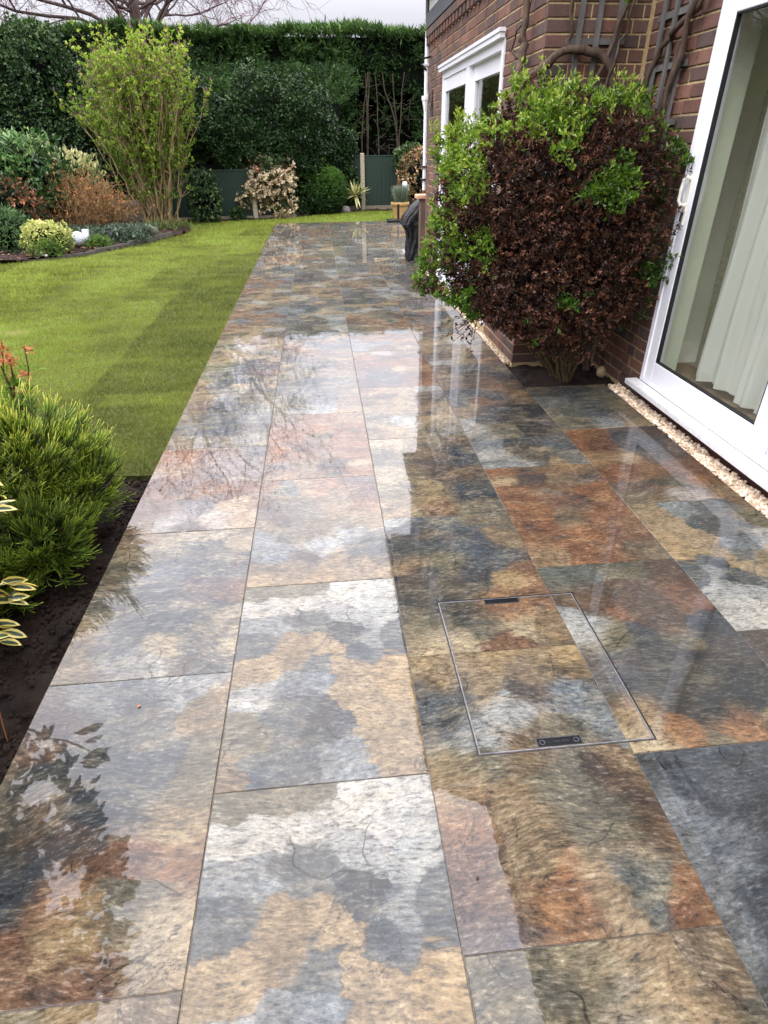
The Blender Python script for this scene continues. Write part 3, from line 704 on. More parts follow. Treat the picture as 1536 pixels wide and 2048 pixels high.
def glass_mat(name, tint=(1, 1, 1), ior=1.5, rough=0.0):
    m = bpy.data.materials.new(name); m.use_nodes = True; t = m.node_tree; t.nodes.clear(); q = NT(t)
    out = q.n('OutputMaterial'); tr = q.n('BsdfTransparent'); tr.inputs[0].default_value = (*tint, 1)
    gl = q.n('BsdfGlossy'); gl.inputs['Roughness'].default_value = rough
    ge = q.n('NewGeometry'); cs = q.math('ABSOLUTE', q.vmath('DOT_PRODUCT', ge.outputs['Incoming'], ge.outputs['Normal']))
    f5 = q.math('POWER', q.math('SUBTRACT', 1.0, cs), 5.0)
    mx = q.n('MixShader'); q.set(mx.inputs[0], q.math('MULTIPLY_ADD', f5, .95, .045, clamp=True))
    t.links.new(tr.outputs[0], mx.inputs[1]); t.links.new(gl.outputs[0], mx.inputs[2]); t.links.new(mx.outputs[0], out.inputs[0])
    return m
glassM = glass_mat('window_glass', (.95, .965, .95))

house = empty('brick_house', (XB, YB, 0)); HO = house.location
tag(house, 'red brick house with white glazed doors running along the right of the patio', 'house')
def hb(name, boxes, mat, parent=None, off=None):
    mb = MB()
    for bx in boxes: mb.box(*bx)
    o = mb.build(name, mat, parent if parent is not None else house)
    o.location = (-HO[0], -HO[1], 0) if parent is None else (0, 0, 0)
    return o

DY0, DY1, DZ0, DZ1 = 5.56, 8.10, 0.06, 2.20         # far glazed doors in the bay
NY1, NZ0, NZ1, NY0 = 3.772, 0.135, 2.20, 0.95       # near sliding door
bay_wall = hb('bay_wall', [(XB + .007, XB + .22, YB + .221, DY0, -.1, 2.70), (XB + .007, XB + .22, DY1, YFAR, -.1, 2.70), (XB + .007, XB + .22, DY0, DY1, DZ1, 2.70), (XB + .007, XB + .22, DY0, DY1, -.1, DZ0),
                           (XB + .221, 8, YFAR - .22, YFAR - .007, -.1, 2.7)], mortarM)
return_wall = hb('return_wall', [(XB + .007, 3.35, YB + .007, YB + .22, -.1, 2.70), (3.351, 8, YB + .02, YB + .22, -.1, 2.70)], mortarM)
near_wall = hb('near_wall', [(XN + .007, XN + .22, NY1, YB + .006, -.1, 2.70), (XN + .007, XN + .22, NY0, NY1, NZ1, 2.7), (XN + .007, XN + .22, -4, NY0, -.1, 2.7)], mortarM)
# bricks in Flemish bond
def brick_mesh(L, mat):
    me = bpy.data.meshes.new('brick'); bm = bmesh.new(); bmesh.ops.create_cube(bm, size=1)
    for vv in bm.verts: vv.co = Vector((vv.co.x * L, vv.co.y * .05, vv.co.z * .065))
    front = [e for e in bm.edges if all(x.co.y < 0 for x in e.verts)]
    bmesh.ops.bevel(bm, geom=front, offset=.004, segments=1, affect='EDGES')
    for k, vv in enumerate(bm.verts): vv.co += Vector((random.uniform(-1, 1), random.uniform(-1, .6), random.uniform(-1, 1))) * .0014
    bm.to_mesh(me); bm.free(); me.materials.append(mat); return me
BM = {.215: [brick_mesh(.215, brickM) for _ in range(4)], .1025: [brick_mesh(.1025, brickM) for _ in range(4)]}
def project(x, y, z):
    d = Vector((x, y, z)) - Vector(CAM); zz = d.dot(fw)
    return 768 + FPX * d.dot(rt2) / zz, 1024 - FPX * d.dot(up2) / zz, zz
bricks = []
def courses(wall, axis, s0, s1, z0, z1, plane, hole=None):
    k0 = int(round(z0 / .075)); k1 = int(round(z1 / .075))
    for k in range(k0, k1):
        z = k * .075 + .0375
        s = s0 - (0.0 if k % 2 == 0 else .16375 - .0); seq = k % 2
        while s < s1 - .01:
            L = .215 if seq == 0 else .1025; seq ^= 1
            a, e = max(s, s0), min(s + L, s1); s += L + .010
            if e - a < .03: continue
            segs = [(a, e)]
            if hole and hole[2] < z + .03 and z - .03 < hole[3]:
                segs = [(p, r_) for p, r_ in ((a, min(e, hole[0])), (max(a, hole[1]), e)) if r_ - p > .03]
            for p, r_ in segs:
                bricks.append((wall, axis, p, r_, z, plane, L))
courses(bay_wall, 'y', YB + .058, YFAR, 0, 2.55, XB, (DY0, DY1, DZ0, DZ1))
courses(return_wall, 'x', XB + .0, XN - .001, 0, 2.70, YB)
courses(near_wall, 'y', NY1 + .002, YB - .052, 0, 2.70, XN)
def score(bk):
    wall, axis, p, r_, z, plane, L = bk
    c = (plane, (p + r_) / 2, z) if axis == 'y' else ((p + r_) / 2, plane, z)
    a = project(*((plane, p, z) if axis == 'y' else (p, plane, z))); e = project(*((plane, r_, z) if axis == 'y' else (r_, plane, z)))
    x, y, zz = project(*c)
    if not (-20 < x < 1556 and -20 < y < 2060): return 0
    if wall == 'near_wall' and 0: return 0
    if ((x - 1110) / 255) ** 2 + ((y - 420) / 275) ** 2 < .95: return 0.01      # behind the shrub
    return abs(a[0] - e[0]) * FPX * .065 / zz
bricks.sort(key=score, reverse=True)
rest = {}
for i, bk in enumerate(bricks):
    wall, axis, p, r_, z, plane, L = bk
    ln = r_ - p; mid = (p + r_) / 2; jit = random.uniform(-.002, .002)
    if axis == 'y': loc = (plane + .025 + jit, mid, z); rot = -math.pi / 2
    else: loc = (mid, plane + .025 + jit, z); rot = 0
    if i < 295:
        o = bpy.data.objects.new('brick', random.choice(BM[L])); COL.objects.link(o); o.parent = wall
        o.location = loc; o.rotation_euler = (0, 0, rot + random.uniform(-.004, .004)); o.scale = (ln / L, 1, 1)
    else:
        mb = rest.setdefault(wall.name, (wall, MB()))[1]; rv = random.random()
        h = .0325
        if axis == 'y': mb.box(plane + jit, plane + .05, p, r_, z - h, z + h, var=rv)
        else: mb.box(p, r_, plane + jit, plane + .05, z - h, z + h, var=rv)
for wn, (wall, mb) in rest.items():
    o = mb.build('brickwork', brick2M, wall); o['kind'] = 'stuff'
# dentil course and band under the jetty
y = YB + .02
while y < YFAR:
    mb = MB(); mb.box(-.035, .05, -.05, .05, -.0375, .03)
    o = link('dentil_brick', mb.mesh('dentil_brick', brickM) if 'dent' not in meshes else meshes['dent'], bay_wall, (XB - .0, y + .05, 2.588)); meshes['dent'] = o.data
    y += .165
mb = MB(); y = YB - .02
while y < YFAR:
    mb.box(XB - .045, XB + .05, y, min(y + .215, YFAR), 2.622, 2.688, var=random.uniform(.3, .7)); y += .225
o = mb.build('band_bricks', brick2M, bay_wall); o['kind'] = 'stuff'
hb('timber_beam', [(XB - .05, XB + .2, YB - .03, YFAR + .01, 2.702, 2.84), (XB - .052, XB + .2, YFAR - .12, YFAR + .012, 2.841, 3.06)], timberM)
hb('render_panel', [(XB - .03, XB + .2, YB - .02, YFAR - .122, 2.842, 3.06)], renderM)
hb('jetty', [(XB - .27, 8, YB - .1, YFAR + .15, 3.062, 3.2), (XN - .15, 8, -4, YB - .101, 2.702, 3.2)], timberM)
hb('upper_wall', [(XB - .13, 8, YB, YFAR + .05, 3.201, 4.92), (XN - .02, 8, -4, YB - .001, 3.201, 4.92)], renderM)
for k in range(6): hb('timber_stud', [(XB - .15, XB - .131, YB + .1 + k * .8, YB + .24 + k * .8, 3.201, 4.9)], timberM)
hb('soffit', [(2.0, 8, YB - .4, 9.5, 4.921, 5.0), (2.62, 8, -4, YB - .401, 4.921, 5.0)], upvc)
gut = MB(); tube(gut, [(1.94, YB - .4, 4.99), (1.94, 7, 4.99), (1.94, 9.5, 4.99)], .055, 8); tube(gut, [(2.56, -4, 4.99), (2.56, 0, 4.99), (2.56, YB - .41, 4.99)], .055, 8)
o = gut.build('gutter', timberM, house); o.location = (-HO[0], -HO[1], 0)
mb = MB()
mb.add([(2.0, YB - .4, 5.001), (2.0, 9.5, 5.001), (5.4, 9.5, 7.4), (5.4, YB - .4, 7.4), (8.8, 9.5, 5.001), (8.8, YB - .4, 5.001), (2.62, -4, 5.001), (2.62, YB - .4, 5.001), (5.4, -4, 7.4), (8.8, -4, 5.001)],
       [(0, 3, 2, 1), (3, 5, 4, 2), (6, 8, 3, 7), (8, 9, 5, 3)])
mb.add([(2.0, 9.5, 5.001), (5.4, 9.5, 7.4), (8.8, 9.5, 5.001), (2.0, YB - .4, 5.001), (5.4, YB - .4, 7.4), (2.62, YB - .4, 5.001)], [(0, 1, 2), (3, 5, 4)])
o = mb.build('roof', roofM, house); o.location = (-HO[0], -HO[1], 0)
hb('side_wall', [(7.8, 8, -4, YFAR, -.1, .8), (7.8, 8, -4, YFAR, 2.2, 2.7), (3.36, 7.79, -4, -3.8, -.1, .8), (3.36, 7.79, -4, -3.8, 2.2, 2.7)], mortarM)  # unseen walls with an added open band that lets daylight into the room
hb('plinth', [(XN + .003, XN + .006, NY0, NY1 + .3, -.1, .10)], darkredM)
# rooms seen through the glass
rf = MB(); rf.box(XN + .225, 7.8, -3.8, 4.1, -.1, .13); o = rf.build('room_floor', carpetM); tag(o, kind='structure')
rw = MB(); rw.box(3.352, 7.79, 4.10, 4.2, -.1, 2.45); rw.box(7.6, 7.79, -3.8, 4.09, .131, .8); rw.box(7.6, 7.79, -3.8, 4.09, 2.2, 2.45); rw.box(XN + .1005, XN + .2205, NY1 - .012, NY1 + .1, .131, 2.45); rw.box(XN + .225, 7.79, -3.79, 4.09, 2.451, 2.55); rw.box(XN + .222, 3.3515, 3.79, 4.4, .131, 2.45)  # back wall open at mid height, an invented opening to brighten room and curtain
o = rw.build('room_wall', sageM); tag(o, kind='structure')
sk = MB(); sk.box(3.352, 7.59, 4.08, 4.099, .131, .25); sk.box(3.352, 7.59, 4.088, 4.0985, .251, .275); o = sk.build('skirting', creamM); tag(o, kind='structure')
rb = MB(); rb.box(XB + .23, 7.7, YB + .25, YFAR - .25, -.05, .05); rb.box(6.5, 6.6, YB + .25, YFAR - .25, .051, 2.6); rb.box(XB + .23, 6.49, YB + .25, YFAR - .25, 2.601, 2.65)
o = rb.build('bay_room_wall', sageM); tag(o, kind='structure')

def door(name, label): 
    o = empty(name); o.parent = house; o.location = (-HO[0], -HO[1], 0); o['label'] = label; return o
dm = door('glazed_door', 'white glazed doors in the bay behind the shrub')
X = XB
hb('frame', [(X - .012, X + .07, DY0, DY0 + .06, DZ0, DZ1), (X - .012, X + .07, DY1 - .06, DY1, DZ0, DZ1), (X - .012, X + .07, DY0 + .0601, DY1 - .0601, DZ1 - .07, DZ1), (X - .012, X + .07, DY0 + .0601, DY1 - .0601, DZ0, DZ0 + .06),
             (X - .010, X + .07, 6.74, 6.86, DZ0 + .0601, DZ1 - .0701)], upvc, dm)
hb('drip_cap', [(X - .06, X - .0125, DY0 - .02, DY1 + .06, DZ1 + .03, DZ1 + .055), (X - .05, X - .0125, DY0 - .01, DY1 + .05, DZ1 - .005, DZ1 + .0295)], upvc, dm)
for nm, a0, a1, xx in (('far_leaf', 6.8601, DY1 - .0601, X + .002), ('near_leaf', DY0 + .0601, 6.7399, X + .035)):
    z0, z1 = DZ0 + .0601, DZ1 - .0701
    hb('leaf_frame', [(xx, xx + .05, a0, a0 + .07, z0, z1), (xx, xx + .05, a1 - .07, a1, z0, z1), (xx, xx + .05, a0 + .0701, a1 - .0701, z1 - .12, z1), (xx, xx + .05, a0 + .0701, a1 - .0701, z0, z0 + .10)], upvc, dm)
    hb('pane', [(xx + .02, xx + .024, a0 + .0702, a1 - .0702, z0 + .1001, z1 - .1201)], glassM, dm)
hb('lower_panel', [(X - .008, X - .0005, DY0 + .061, 6.74, DZ0 + .061, .30)], upvc, dm)
o = hb('blind', [(X + .16, X + .165, DY0 + .1, 6.2, .3, 2.1)], creamM, dm)

ds = door('sliding_door', 'white sliding patio door with sheer curtains behind the glass')
X = XN
hb('frame', [(X - .018, X + .10, NY1 - .036, NY1, NZ0, NZ1), (X - .018, X + .10, NY0, NY1 - .0361, NZ1 - .04, NZ1), (X - .018, X + .10, NY0, NY1 - .0361, NZ0, NZ0 + .028)], upvc, ds)
def sash(nm, y0, y1, xx, st):
    z0, z1 = NZ0 + .0285, NZ1 - .0405
    o = bevelled_box('stile', xx, xx + .045, y1 - st, y1, z0, z1, .006, upvc, ds, 2)
    bevelled_box('stile', xx, xx + .045, y0, y0 + st, z0, z1, .006, upvc, ds, 2)
    bevelled_box('bottom_rail', xx + .0008, xx + .045, y0 + st - .006, y1 - st + .006, z0, z0 + .125, .006, upvc, ds, 2)
    bevelled_box('top_rail', xx + .0008, xx + .045, y0 + st - .006, y1 - st + .006, z1 - .095, z1, .006, upvc, ds, 2)
    a0, a1, c0, c1 = y0 + st, y1 - st, z0 + .125, z1 - .095; gk = .0075
    hb('seal', [(xx + .004, xx + .03, a1 - gk, a1 - .0005, c0, c1), (xx + .004, xx + .03, a0 + .0005, a0 + gk, c0, c1), (xx + .004, xx + .03, a0 + gk, a1 - gk, c0 + .0005, c0 + gk), (xx + .004, xx + .03, a0 + gk, a1 - gk, c1 - gk, c1 - .0005)], gasket, ds)
    hb('pane', [(xx + .020, xx + .024, a0 + gk - .001, a1 - gk + .001, c0 + gk - .001, c1 - gk + .001)], glassM, ds)
sash('a', 2.52, NY1 - .0365, X - .010, .092)
sash('b', NY0 + .01, 2.60, X + .045, .075)
sl = bevelled_box('sill', 3.028, X - .0185, NY0 - .05, 3.81, .098, NZ0 - .002, .004, upvc_old, ds, 2)
# handle with its lock and key
hd = MB(); hx = X - .012; hy = 3.695
tube(hd, [(hx, hy, 1.335), (hx - .03, hy, 1.345), (hx - .045, hy + .004, 1.335), (hx - .047, hy + .01, 1.28), (hx - .045, hy + .012, 1.225), (hx - .03, hy + .008, 1.20), (hx, hy, 1.205)], [.011, .011, .0088, .009, .0088, .012, .012], 8)
hd.box(hx - .008, hx + .001, hy - .014, hy + .014, 1.10, 1.36)
h_o = hd.build('handle', creamM, ds, smooth=False)
kb = MB(); kb.box(hx - .022, hx - .0085, hy - .002, hy + .002, 1.14, 1.165); kb.box(hx - .020, hx - .017, hy - .008, hy + .008, 1.118, 1.142); kb.build('key', plain('key_metal', (60, 58, 56), .35, 10, .1, metal=1), h_o)

# curtain: sheer folds hanging behind the glass
shM, t, b, o = new_mat('sheer_cloth'); q = NT(t)
tcn = q.n('TexCoord'); nn = q.noise(tcn.outputs['Object'], 60, 4, .6)
b.inputs['Base Color'].default_value = rgba((238, 238, 230)); b.inputs['Roughness'].default_value = .9
tr = q.n('BsdfTranslucent'); tr.inputs[0].default_value = rgba((222, 226, 214)); mx = q.n('MixShader'); mx.inputs[0].default_value = .45
t.links.new(b.outputs[0], mx.inputs[1]); t.links.new(tr.outputs[0], mx.inputs[2]); t.links.new(mx.outputs[0], o.inputs[0])
cu = empty('sheer_curtain', (3.50, 2.5, .18)); tag(cu, 'pale sheer curtain hanging in folds behind the sliding door', 'curtain')
def cloth(y0, y1, xb, amp, n, z0, z1, ph, mat, name):
    ys = np.linspace(y0, y1, n); zs = np.linspace(z0, z1, 14)
    Y, Z = np.meshgrid(ys, zs); fall = 1 - .35 * (Z - z0) / (z1 - z0)
    u = (Y - y0)
    Xo = xb + amp * fall * (np.sin(u * 34 + ph + .9 * np.sin(u * 7.0)) + .45 * np.sin(u * 71 + 1.3 * ph)) + .01 * np.sin(Z * 3 + u * 9)
    Zb = Z + .012 * np.sin(u * 11 + ph) * (1 - (Z - z0) / (z1 - z0))
    V = np.stack([Xo.ravel() - cu.location.x, Y.ravel() - cu.location.y, Zb.ravel() - cu.location.z], -1); ix = np.arange(n * 14).reshape(14, n)
    mb = MB(); mb.add(V, np.stack([ix[:-1, :-1], ix[:-1, 1:], ix[1:, 1:], ix[1:, :-1]], -1).reshape(-1, 4)); return mb.build(name, mat, cu, smooth=True)
cloth(1.0, 3.66, 3.42, .030, 330, .19, 2.42, .4, shM, 'drape')
cloth(3.675, 3.80, 3.50, .010, 30, .19, 2.42, 1.0, plain('olive_gap_shade', (150, 148, 126), .9, 60, .1), 'shade_strip')  # olive strip coloured dark in place of the shadow gap beside the drape

# white downpipe at the far corner
dp = MB(); px, py = XB - .022, YFAR + .03
tube(dp, [(px, py, .98), (px, py, 1.8), (px, py, 2.66)], .023, 10)
lathe(dp, [(.023, 1.88), (.045, 1.98), (.055, 2.0), (.055, 2.04), (.024, 2.045)], px, py, 10)
tube(dp, [(px, py, 2.05), (px, py + .01, 2.4), (px, py, 2.69)], .0245, 8)
o = dp.build('downpipe', upvc, house, smooth=False); o.location = (-HO[0], -HO[1], 0)
for z in (1.25, 1.1, 2.35): hb('pipe_clip', [(px - .045, XB + .01, py - .045, py + .045, z, z + .02)], plain('clip', (50, 46, 44), .5, 20, .1) if z != 2.35 else upvc)
wb = MB(); tube(wb, [(XB - .01, 8.95, 2.42), (XB - .10, 8.93, 2.40), (XB - .12, 8.93, 2.34), (XB - .06, 8.94, 2.28)], .012, 6); o = wb.build('wall_bracket', gasket, house); o.location = (-HO[0], -HO[1], 0)
wb = MB(); th = np.linspace(0, 6.0, 14); tube(wb, np.stack([np.full(14, XB - .01), 8.9 + .09 * np.cos(th), 1.97 + .10 * np.sin(th)], -1), .004, 4); tube(wb, [(XB - .01, 8.75, 2.08), (XB - .01, 8.75, 1.95), (XB - .01, 8.75, 1.8)], .006, 4); o = wb.build('cable_loop', gasket, house); o.location = (-HO[0], -HO[1], 0)

# ------------------------------------------------------------------ gravel strips
gravM = leaf_mat('limestone_gravel', [(0, (176, 150, 124)), (.4, (206, 184, 158)), (.8, (224, 206, 184)), (1, (240, 230, 214))], .8, 0, .2)
def gravel(name, x0, x1, y0, y1, n, z, label, smin=.008, smax=.015):
    mb = MB()
    P = np.stack([rng.uniform(x0, x1, n), rng.uniform(y0, y1, n), z + rng.uniform(-.018, .006, n)], -1)
    crumbs(mb, P, smin, smax, .75, var=rng.random(n)); o = mb.build(name, gravM); tag(o, label, 'gravel', kind='stuff')
gravel('gravel', 3.026, 3.118, 1.2, 4.03, 3600, .002, 'pale limestone chippings in the strip under the sliding door sill')
gravel('gravel', 2.418, 2.462, 4.68, 9.1, 2300, -.008, 'thin line of pale chippings along the foot of the bay wall', .006, .011)

# ------------------------------------------------------------------ trellises and the old climber on the wall
trelM = plain('grey_weathered_wood', (104, 102, 100), .85, 14, .15, stretch=(1, 1, .2), bump=.3)
def slat(mb, a, b_, wdt, th, nrm):
    a, b_ = Vector(a), Vector(b_); d = (b_ - a).normalized(); nv = Vector(nrm); s = d.cross(nv).normalized()
    V = []
    for p in (a, b_):
        for (i, j) in ((-1, 0), (1, 0), (1, 1), (-1, 1)): V.append(p + s * (i * wdt / 2) + nv * (j * th))
    mb.add([v[:] for v in V], [(0, 1, 2, 3), (7, 6, 5, 4), (0, 4, 5, 1), (1, 5, 6, 2), (2, 6, 7, 3), (3, 7, 4, 0)])
tr1 = empty('wall_trellis', (2.75, YB, .7)); tag(tr1, 'grey weathered trellis on the narrow brick return behind the shrub', 'trellis')
def tslat(par, a, b_, nrm, wdt=.032, th=.014):
    mb = MB(); slat(mb, a, b_, wdt, th, nrm); o = mb.build('slat', trelM, par); o.location = (-par.location.x, -par.location.y, -par.location.z); return o
for x0, x1 in ((2.63, 2.69), (2.77, 2.80), (2.90, 2.93)): tslat(tr1, (x0, YB - .022, .9), (x1, YB - .022, 2.55), (0, -1, 0))
for z in (1.35, 1.6, 1.82, 2.06, 2.3): tslat(tr1, (2.60, YB - .008, z), (2.98, YB - .008, z), (0, -1, 0))
tr2 = empty('wall_trellis', (XN, 4.3, .7)); tag(tr2, 'grey weathered trellis on the brick wall beside the sliding door', 'trellis')
for y0, y1 in ((4.40, 4.37), (4.27, 4.22), (4.13, 4.06)): tslat(tr2, (XN - .022, y0, .5), (XN - .022, y1, 2.6), (-1, 0, 0))
for z in (1.3, 1.62, 1.9, 2.15, 2.4): tslat(tr2, (XN - .008, 4.46, z), (XN - .008, 4.02, z), (-1, 0, 0))

vineM = bark_mat('vine_bark', (96, 80, 68), (54, 45, 40), 40)
def wob(pts, n=14, j=.012):
    P = np.array(pts, float); t = np.linspace(0, len(P) - 1, n); out = []
    for k in range(3): out.append(np.interp(t, np.arange(len(P)), P[:, k]))
    Q = np.stack(out, -1); sm = Q.copy(); sm[1:-1] = (Q[:-2] + Q[1:-1] * 2 + Q[2:]) / 4
    sm[1:-1] += rng.normal(size=(n - 2, 3)) * j; return sm
vine = empty('wall_climber', (2.98, 4.5, 0)); tag(vine, 'gnarled bare stemmed climber trained across the brick corner', 'climber')
def vbranch(name, pts, r0, r1, n=16, j=.01):
    mb = MB(); Q = wob(pts, n, j) - np.array(vine.location); tube(mb, Q, np.linspace(r0, r1, n) * rng.uniform(.85, 1.2, n), 7); return mb.build(name, vineM, vine, smooth=True)
yv = YB - .07
vbranch('trunk', [(3.02, 4.42, -.02), (2.98, yv - .02, .6), (2.96, yv, 1.2), (2.95, yv, 1.6), (2.93, yv, 1.85), (2.86, yv, 1.98), (2.7, yv, 2.02), (2.55, yv - .02, 2.0), (2.42, yv - .03, 1.92), (2.36, yv + .1, 1.83), (2.36, yv + .2, 1.88)], .030, .024, 34, .006)
vbranch('branch', [(2.36, 4.75, 1.88), (2.40, 4.86, 2.02), (2.42, 4.9, 2.16), (2.43, 4.92, 2.5)], .026, .02)
vbranch('branch', [(2.40, 4.86, 2.0), (2.42, 5.1, 2.05), (2.42, 5.25, 2.08)], .018, .006, 8)
vbranch('branch', [(2.42, 5.2, 2.08), (2.42, 4.9, 2.24), (2.44, 4.7, 2.36)], .006, .004, 8)
vbranch('branch', [(2.62, yv, 2.02), (2.60, yv, 2.15), (2.58, yv, 2.5)], .013, .009, 10)
vbranch('branch', [(2.72, yv + .02, 1.3), (2.76, yv, 1.7), (2.88, yv, 2.05), (2.96, yv, 2.3), (3.0, yv, 2.6)], .016, .012)
vbranch('branch', [(2.82, yv - .02, 1.5), (2.86, yv - .02, 1.8), (2.94, yv - .02, 2.1), (3.0, yv - .02, 2.4)], .008, .006)
vbranch('branch', [(3.0, yv, .9), (3.02, yv, 1.35), (3.07, 4.47, 1.65), (3.09, 4.38, 1.9), (3.09, 4.32, 2.0), (3.08, 4.1, 2.08), (3.07, 3.95, 2.12), (3.07, 3.86, 2.25)], .022, .014, 22)
vbranch('branch', [(3.09, 4.2, 1.1), (3.08, 4.15, 1.6), (3.06, 4.05, 1.9), (3.06, 3.93, 2.2), (3.07, 3.9, 2.5)], .02, .014, 16)
vbranch('branch', [(3.08, 4.3, .4), (3.08, 4.24, 1.0), (3.07, 4.1, 1.5), (3.07, 4.06, 2.0)], .017, .012, 14)
vl = MB(); PV = np.array([(2.86, 4.47, 2.27), (2.9, 4.46, 2.28), (2.93, 4.45, 2.26), (2.96, 4.46, 2.3), (2.60, 4.5, 1.75), (2.61, 4.5, 1.66), (2.58, 4.5, 2.3), (3.02, 4.3, 2.33), (3.0, 4.32, 2.36), (3.05, 4.2, 2.4)])
clusters(vl, PV - np.array(vine.location), np.tile([0, -.4, -.3], (len(PV), 1)), 4, .055, .035, .8, curl=.2, fold=True)
leafG = leaf_mat('young_leaf', [(0, (70, 110, 32)), (.5, (104, 146, 48)), (1, (150, 176, 72))], .4, .35)
vl.build('leaves', leafG, vine)

# ------------------------------------------------------------------ big two-tone shrub in the house corner
bush = empty('corner_shrub', (2.74, 4.28, 0)); tag(bush, 'large rounded shrub with dark brown and bright green leaves in the house corner', 'shrub')
BO = np.array(bush.location)
stM = bark_mat('shrub_stem', (106, 92, 66), (66, 56, 42), 40)
st = MB()
for k in range(30):
    a = rng.uniform(0, 2 * math.pi); rr = rng.uniform(0, .07)
    tgt = np.array([2.45 + .62 * math.cos(a) * rng.uniform(.4, 1), 4.12 + .38 * math.sin(a) * rng.uniform(.4, 1), rng.uniform(.7, 1.5)])
    b0 = np.array([2.76 + rr * math.cos(a), 4.26 + rr * math.sin(a), -.04])
    mid = b0 * .5 + tgt * .5 + np.array([0, 0, .12]) + rng.normal(size=3) * .04; mid[2] = .35 * tgt[2] + .05
    pts = wob([b0, b0 * .7 + mid * .3 + [0, 0, .03], mid, tgt], 9, .012) - BO
    tube(st, pts, np.linspace(rng.uniform(.009, .018), .004, 9), 6)
st.build('stems', stM, bush, smooth=True)
def bush_pts(n, thick, lump=.20):
    P, D = shell(n, (2.465, 4.08, 1.02), (.77, .54, .77), 2.4, thick, lump, 3.4, off=3)
    # underside lifts away from the ground, more so on the patio side
    u = np.clip((2.75 - P[:, 0]) / 1.0, 0, 1)
    lo = .15 + .55 * u
    P[:, 2] = np.where(P[:, 2] < lo, lo + (lo - P[:, 2]) * .5 * rng.random(len(P)), P[:, 2])
    ok = (P[:, 0] < 3.10) & ~((P[:, 0] > XB - .03) & (P[:, 1] > YB - .05)) & (P[:, 1] < 4.95)
    return P[ok], D[ok]
P, D = bush_pts(13000, .40)
gn = vnoise(P, 2.6, 21) * .5 + vnoise(P, 7.0, 2) * .5 + rng.normal(size=len(P)) * .07
top = np.clip((P[:, 2] - 1.52) / .25, 0, 1); left = np.clip((2.02 - P[:, 0]) / .22, 0, 1); rgt = np.clip((P[:, 0] - 2.98) / .1, 0, 1) * (P[:, 2] > .75)
def spot(px, pz, r): return np.clip(1.2 - np.hypot(P[:, 0] - px, (P[:, 2] - pz)) / r, 0, 1) * (P[:, 1] < 4.0)
isg = (gn + .30 * top + .30 * left + .30 * rgt + .36 * spot(2.62, 1.30, .17) + .40 * spot(2.45, 1.28, .10) + .35 * spot(2.32, 1.55, .15) + .3 * spot(2.45, .72, .10)) > .72
brownM = leaf_mat('bronzed_leaf', [(0, (28, 15, 9)), (.4, (49, 28, 18)), (.75, (75, 44, 29)), (1, (128, 88, 68))], .42, .12, .35)
mb = MB(); kb_ = ~isg
clusters(mb, P[kb_] - BO, D[kb_] + [0, -.2, .3], 9, .020, .0088, .85, curl=.3, fold=True); mb.build('brown_leaves', brownM, bush)
greenM = leaf_mat('fresh_leaf', [(0, (38, 66, 20)), (.35, (66, 100, 28)), (.7, (106, 138, 38)), (1, (160, 176, 70))], .35, .35, .5)
mb = MB(); kg = isg
vz = np.clip(.25 + .5 * (P[kg][:, 2] - .5) / 1.3 + .25 * (2.3 - P[kg][:, 0]) + rng.normal(size=kg.sum()) * .15, 0, 1)
clusters(mb, P[kg] + D[kg] * .02 - BO, D[kg] + [0, -.1, .55], 9, .031, .0135, .75, var=vz, curl=.25, fold=True)
# fresh shoots standing above the rounded top
Pt, Dt = shell(900, (2.42, 4.08, 1.02), (.78, .53, .78), 2.4, .05, .20, 3.4, off=3); k = (Pt[:, 2] > 1.50) & (vnoise(Pt, 6.0, 31) > .45); Pt = Pt[k]
for s in range(5):
    Ps = Pt + np.array([0, 0, .022 * s]) + rng.normal(size=Pt.shape) * .006
    clusters(mb, Ps - BO, np.tile([0, 0, 1.0], (len(Ps), 1)), 3, .03, .012, .6, var=np.clip(.55 + .09 * s + rng.normal(size=len(Ps)) * .08, 0, 1), curl=.2, fold=True)
mb.build('green_leaves', greenM, bush)
# sparse brown spray drooping over the patio
mb = MB(); sp_ = MB()
for k in range(9):
    a0 = np.array([2.25, 4.1, .62]) + rng.normal(size=3) * [.08, .08, .04]; e0 = np.array([1.95 - .05 * k % .2, 3.9 + .05 * k, .36 + rng.uniform(-.03, .1)])
    q_ = wob([a0, (a0 + e0) / 2 + [0, 0, .05], e0], 9, .012); tube(sp_, q_ - BO, np.linspace(.004, .0015, 9), 4)
    clusters(mb, q_[3:] - BO, np.tile([-.3, -.2, .2], (6, 1)), 5, .024, .011, .9, fold=True)
mb.build('brown_leaves', brownM, bush); sp_.build('twigs', stM, bush)
# dense shaded interior leaves
P2, D2 = bush_pts(2600, .9, .1); mb = MB(); P2 = (P2 - [2.44, 4.1, 1.02]) * .82 + [2.44, 4.1, 1.02]
clusters(mb, P2 - BO, D2, 6, .032, .018, 1.0, var=rng.random(len(P2)) * .35, fold=False); mb.build('inner_leaves', brownM, bush)
mb = MB(); Pk = P[rng.choice(len(P), 26)]; crumbs(mb, Pk - BO, .004, .006, 1.0); mb.build('berries', plain('orange_berry', (214, 84, 30), .35, 30, .1), bush)

